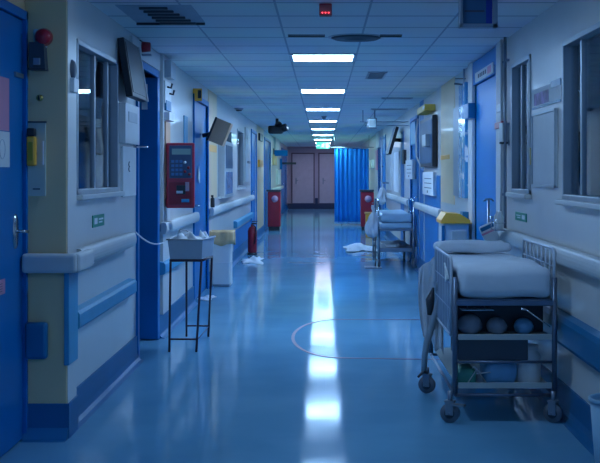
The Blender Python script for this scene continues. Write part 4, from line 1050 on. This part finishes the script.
# IV pole behind trolley on the right
D = 8.9
o = thing('drip_pole', 'thin steel drip pole behind the near trolley by the blue door', 'pole', (X(488.5, D), D, 0))
MB().tube([(0, 0, 0.06), (0, 0, Z(200, D))], 0.011).obj('pole', m_steel, o)
MB().tube([(-0.04, 0, Z(200, D)-0.01), (-0.02, 0, Z(200, D)+0.008), (0.02, 0, Z(200, D)+0.008), (0.04, 0, Z(200, D)-0.01)], 0.007).obj('hook', m_steel, o)
b = MB()
for k in range(5): a = k*2*PI/5; b.tube([(0, 0, 0.07), (0.12*math.cos(a), 0.12*math.sin(a), 0.03)], 0.011)
b.obj('base', m_steel, o)
for k in range(5): a = k*2*PI/5; MB().sph((0.12*math.cos(a), 0.12*math.sin(a), 0.022), 0.022).obj('wheel', m_dark, o)
# plastic packs hanging near right blue door
D = 8.75
o = thing('fluid_bag', 'white and pink striped pack propped beyond the trolley pillow', 'bag', (X(494, D), D, Z(243, D)))
A = Matrix.Rotation(math.radians(-25), 4, 'Y')
MB().box(-0.06, 0.06, -0.03, 0.03, 0.0, 0.16, 0.02, M=A, seg=3).obj('pouch', m_white, o)
MB().box(-0.062, 0.062, -0.033, -0.028, 0.09, 0.105, 0.001, M=A).obj('pink_stripe', m_pink, o); MB().box(-0.055, 0.055, -0.033, -0.028, 0.12, 0.15, 0.001, M=A).obj('blue_stripe', m_blue2, o)
MB().tube([(0.05, 0.06, 0.05), (0.09, 0.09, 0.05), (W-X(494, D), 0.09, 0.05)], 0.006).obj('holder_arm', m_steel, o)
o = thing('bottle_rack', 'chrome rack of small bottles on the right handrail beyond the trolley', 'rack', (W-0.12, 8.55, 1.016))
MB().box(-0.04, 0.04, -0.12, 0.12, 0, 0.006, 0.001).tube([(-0.04, -0.12, 0.06), (0.04, -0.12, 0.06), (0.04, 0.12, 0.06), (-0.04, 0.12, 0.06)], 0.003, 6, True).tube([(-0.04, -0.12, 0), (-0.04, -0.12, 0.09)], 0.003, 6).tube([(-0.04, 0.12, 0), (-0.04, 0.12, 0.09)], 0.003, 6).obj('wire_frame', m_chrome, o)
bt = MB().lathe([(0, 0), (0.026, 0), (0.028, 0.01), (0.028, 0.10), (0.012, 0.125), (0.012, 0.14), (0, 0.14)], 14).obj('bottle', m_white, loc=(W-0.12, 8.49, 1.0225))
tag(bt, 'white bottle in the chrome rack, the nearer one', 'bottle')
b2 = bt.copy(); COL.objects.link(b2); b2.location.y = 8.61; tag(b2, 'white bottle in the chrome rack, the farther one', 'bottle')
# pale bin bottom right
D = 5.05
o = thing('waste_tub', 'pale blue waste tub at the lower right by the wall', 'bin', (X(589, D)+0.125, D, 0))
MB().lathe([(0.0, 0), (0.085, 0), (0.118, 0.43), (0.112, 0.43), (0.08, 0.01), (0, 0.01)], 28).obj('tub', m_bin, o); MB().lathe([(0.112, 0.43), (0.125, 0.43), (0.125, 0.445), (0.112, 0.445), (0.112, 0.43)], 28).obj('rim', m_bin, o)
# white bag at the far right of trolley
crumple(0.16, 0.5, 0.12, 31, m_bag, 'plastic_bag', (1.27, 7.5, zl+0.0), 'crumpled translucent bag at the far right of the trolley lower shelf', 'bag')

# ------------------------------------------------------------------ far trolley
YA = DF(268)
x0, x1 = X(379, YA), X(413, YA)
r = thing('distant_trolley', 'steel trolley with pale blue mattress parked farther down on the right', 'trolley', ((x0+x1)/2, YA, 0))
w = (x1-x0)/2; L2 = 1.9
def z2(py): return Z(py, YA)
for sx, y in ((-1, 0), (1, 0), (-1, L2), (1, L2)): MB().tube([(sx*w, y, 0.13), (sx*w, y, z2(229))], 0.018, 8).obj('post', m_steel, r)
MB().box(-w, w, 0, L2, z2(231), z2(228.5), 0.005).obj('deck', m_steel, r)
MB().box(-w, w, 0, L2, z2(252), z2(248), 0.005).obj('lower_shelf', m_steel, r)
for sx in (-1, 1): MB().tube([(sx*(w+0.01), 0, z2(258)), (sx*(w+0.01), 0, z2(203)), (sx*(w+0.01), 0.05, z2(200)), (sx*(w+0.01), 0.9, z2(200)), (sx*(w+0.01), 0.95, z2(204)), (sx*(w+0.01), 0.95, z2(230))], 0.014, 8).tube([(sx*(w+0.01), 0.0, z2(212)), (sx*(w+0.01), 0.95, z2(212))], 0.008, 6).obj('side_rail', m_chrome, r)
for sx, y in ((-1, 0), (1, 0), (-1, L2), (1, L2)): caster(r, sx*w, y, 0.06, 0.1, 0.02)
o = thing('distant_mattress', 'pale blue two layer mattress on the far trolley', 'mattress', ((x0+x1)/2, YA, z2(228.5)))
slab(-w+0.02, w-0.01, -0.02, L2, 0, 0.085, 0.03, 2, 0.004).obj('lower_layer', m_matt, o)
slab(-w+0.02, w-0.01, -0.02, L2, 0.09, 0.225, 0.045, 6, 0.006).obj('upper_layer', m_matt, o)
crumple(0.34, 1.0, 0.09, 41, m_linen, 'folded_sheet', ((x0+x1)/2+0.02, YA+0.7, z2(248)), 'crumpled white sheet on the lower shelf of the far trolley', 'sheet')
# bag hanging left of the far trolley
def bagf(u, v):
    a = u*2*PI; pts = [(0, 0.02), (0.10, 0.035), (0.2, 0.02), (0.35, 0.08), (0.6, 0.12), (0.85, 0.125), (0.96, 0.09), (1.0, 0.01)]
    for (v0, r0), (v1, r1) in zip(pts, pts[1:]):
        if v <= v1+1e-9: break
    pr = r0+(r1-r0)*(v-v0)/(v1-v0); k = 1+0.16*math.sin(4*a+v*5)+0.08*math.sin(9*a-v*7)
    return (pr*math.cos(a)*0.75*k+0.015*math.sin(v*6), pr*math.sin(a)*0.9*k, -0.50*v)
tag(MB().sheet(bagf, 36, 20, 0.002).obj('hanging_bag', m_bag, loc=(X(372.5, 17.2)+0.0, 17.2, Z(205, 17.2))), 'white plastic bag hanging left of the far trolley', 'bag')
o = thing('bag_hoop', 'thin steel stand holding the white bag beside the far trolley', 'stand', (X(372.5, 17.2), 17.2, 0))
MB().tube([(0.05, 0.12, 0.02), (0.05, 0.12, Z(203, 17.2)), (0.0, 0.0, Z(203, 17.2))], 0.010).obj('pole', m_steel, o); MB().box(-0.12, 0.14, -0.1, 0.2, 0, 0.02, 0.004).obj('base', m_steel, o)
# yellow box bin and shrouded bag
D = 25.5
o = thing('yellow_bin', 'small yellow bin with dark emblem between curtain and far trolley', 'bin', (X(371, D), D, 0))
MB().box(-0.12, 0.12, -0.13, 0.13, 0, 0.52, 0.012).obj('body', m_yellow, o); MB().box(-0.14, 0.14, -0.15, 0.15, 0.52, 0.57, 0.012).obj('lid', mat('orange_lid', (0.75, 0.35, 0.08), 0.4), o)
MB().cyl((0, -0.13, 0.27), (0, -0.134, 0.27), 0.035).obj('emblem', m_dark, o)
tag(MB().sheet(bagf, 36, 20, 0.002).obj('hanging_bag', m_bag, loc=(W-0.17, 24.6, Z(182, 24.6))), 'white bag hanging on the distant right wall above the yellow bin', 'bag')
tag(MB().box(-0.17, 0, -0.02, 0.02, -0.02, 0.02, 0.004).obj('wall_hook', m_steel, loc=(W, 24.6, Z(182, 24.6)-0.02)), 'steel hook holding the distant white bag on the right wall', 'hook')
# debris on the floor
crumple(0.45, 1.3, 0.16, 51, m_linen, 'floor_sheet', (X(357, 21.5), 21.5, 0), 'crumpled white sheet on the floor in front of the curtain', 'sheet')
crumple(0.36, 1.0, 0.15, 55, m_linen, 'floor_sheet', (X(375, 21.3), 21.3, 0), 'white cloth on the floor left of the far trolley wheels', 'sheet')

# ------------------------------------------------------------------ floor marking: oval loop and seam
def loop():
    pts = []
    yc, rr = 10.05, 1.15
    D0, D1 = DF(319.5), DF(358)
    ym, ry = (D0+D1)/2, (D0-D1)/2
    xm = X(293, ym)+0.42
    pts.append((1.34, D0-0.02, 0.0))
    for k in range(25):
        a = PI/2+PI*k/24
        pts.append((xm+0.42*math.cos(a), ym+ry*math.sin(a), 0.0))
    pts.append((1.34, D1-0.12, 0.0))
    return pts
def ribbon(pts, w, z):
    b = MB(); n = len(pts); prev = None
    for i, p in enumerate(pts):
        a = Vector(pts[max(0, i-1)]); c_ = Vector(pts[min(n-1, i+1)]); d = (c_-a).normalized(); nn = Vector((-d.y, d.x, 0))*w/2
        q = Vector(p); cur = [b.bm.verts.new((q+nn).to_tuple()[:2]+(zz_,)) for zz_ in (0, z)]+[b.bm.verts.new((q-nn).to_tuple()[:2]+(zz_,)) for zz_ in (z, 0)]
        if prev:
            for k in range(4): b.bm.faces.new((prev[k], prev[(k+1) % 4], cur[(k+1) % 4], cur[k]))
        prev = cur
    return b
tag(ribbon(loop(), 0.028, 0.0025).obj('floor_marking', mat('dull_red_line', (0.17, 0.08, 0.16), 0.4)), 'thin dull red curved line looping on the blue floor', 'floor line')
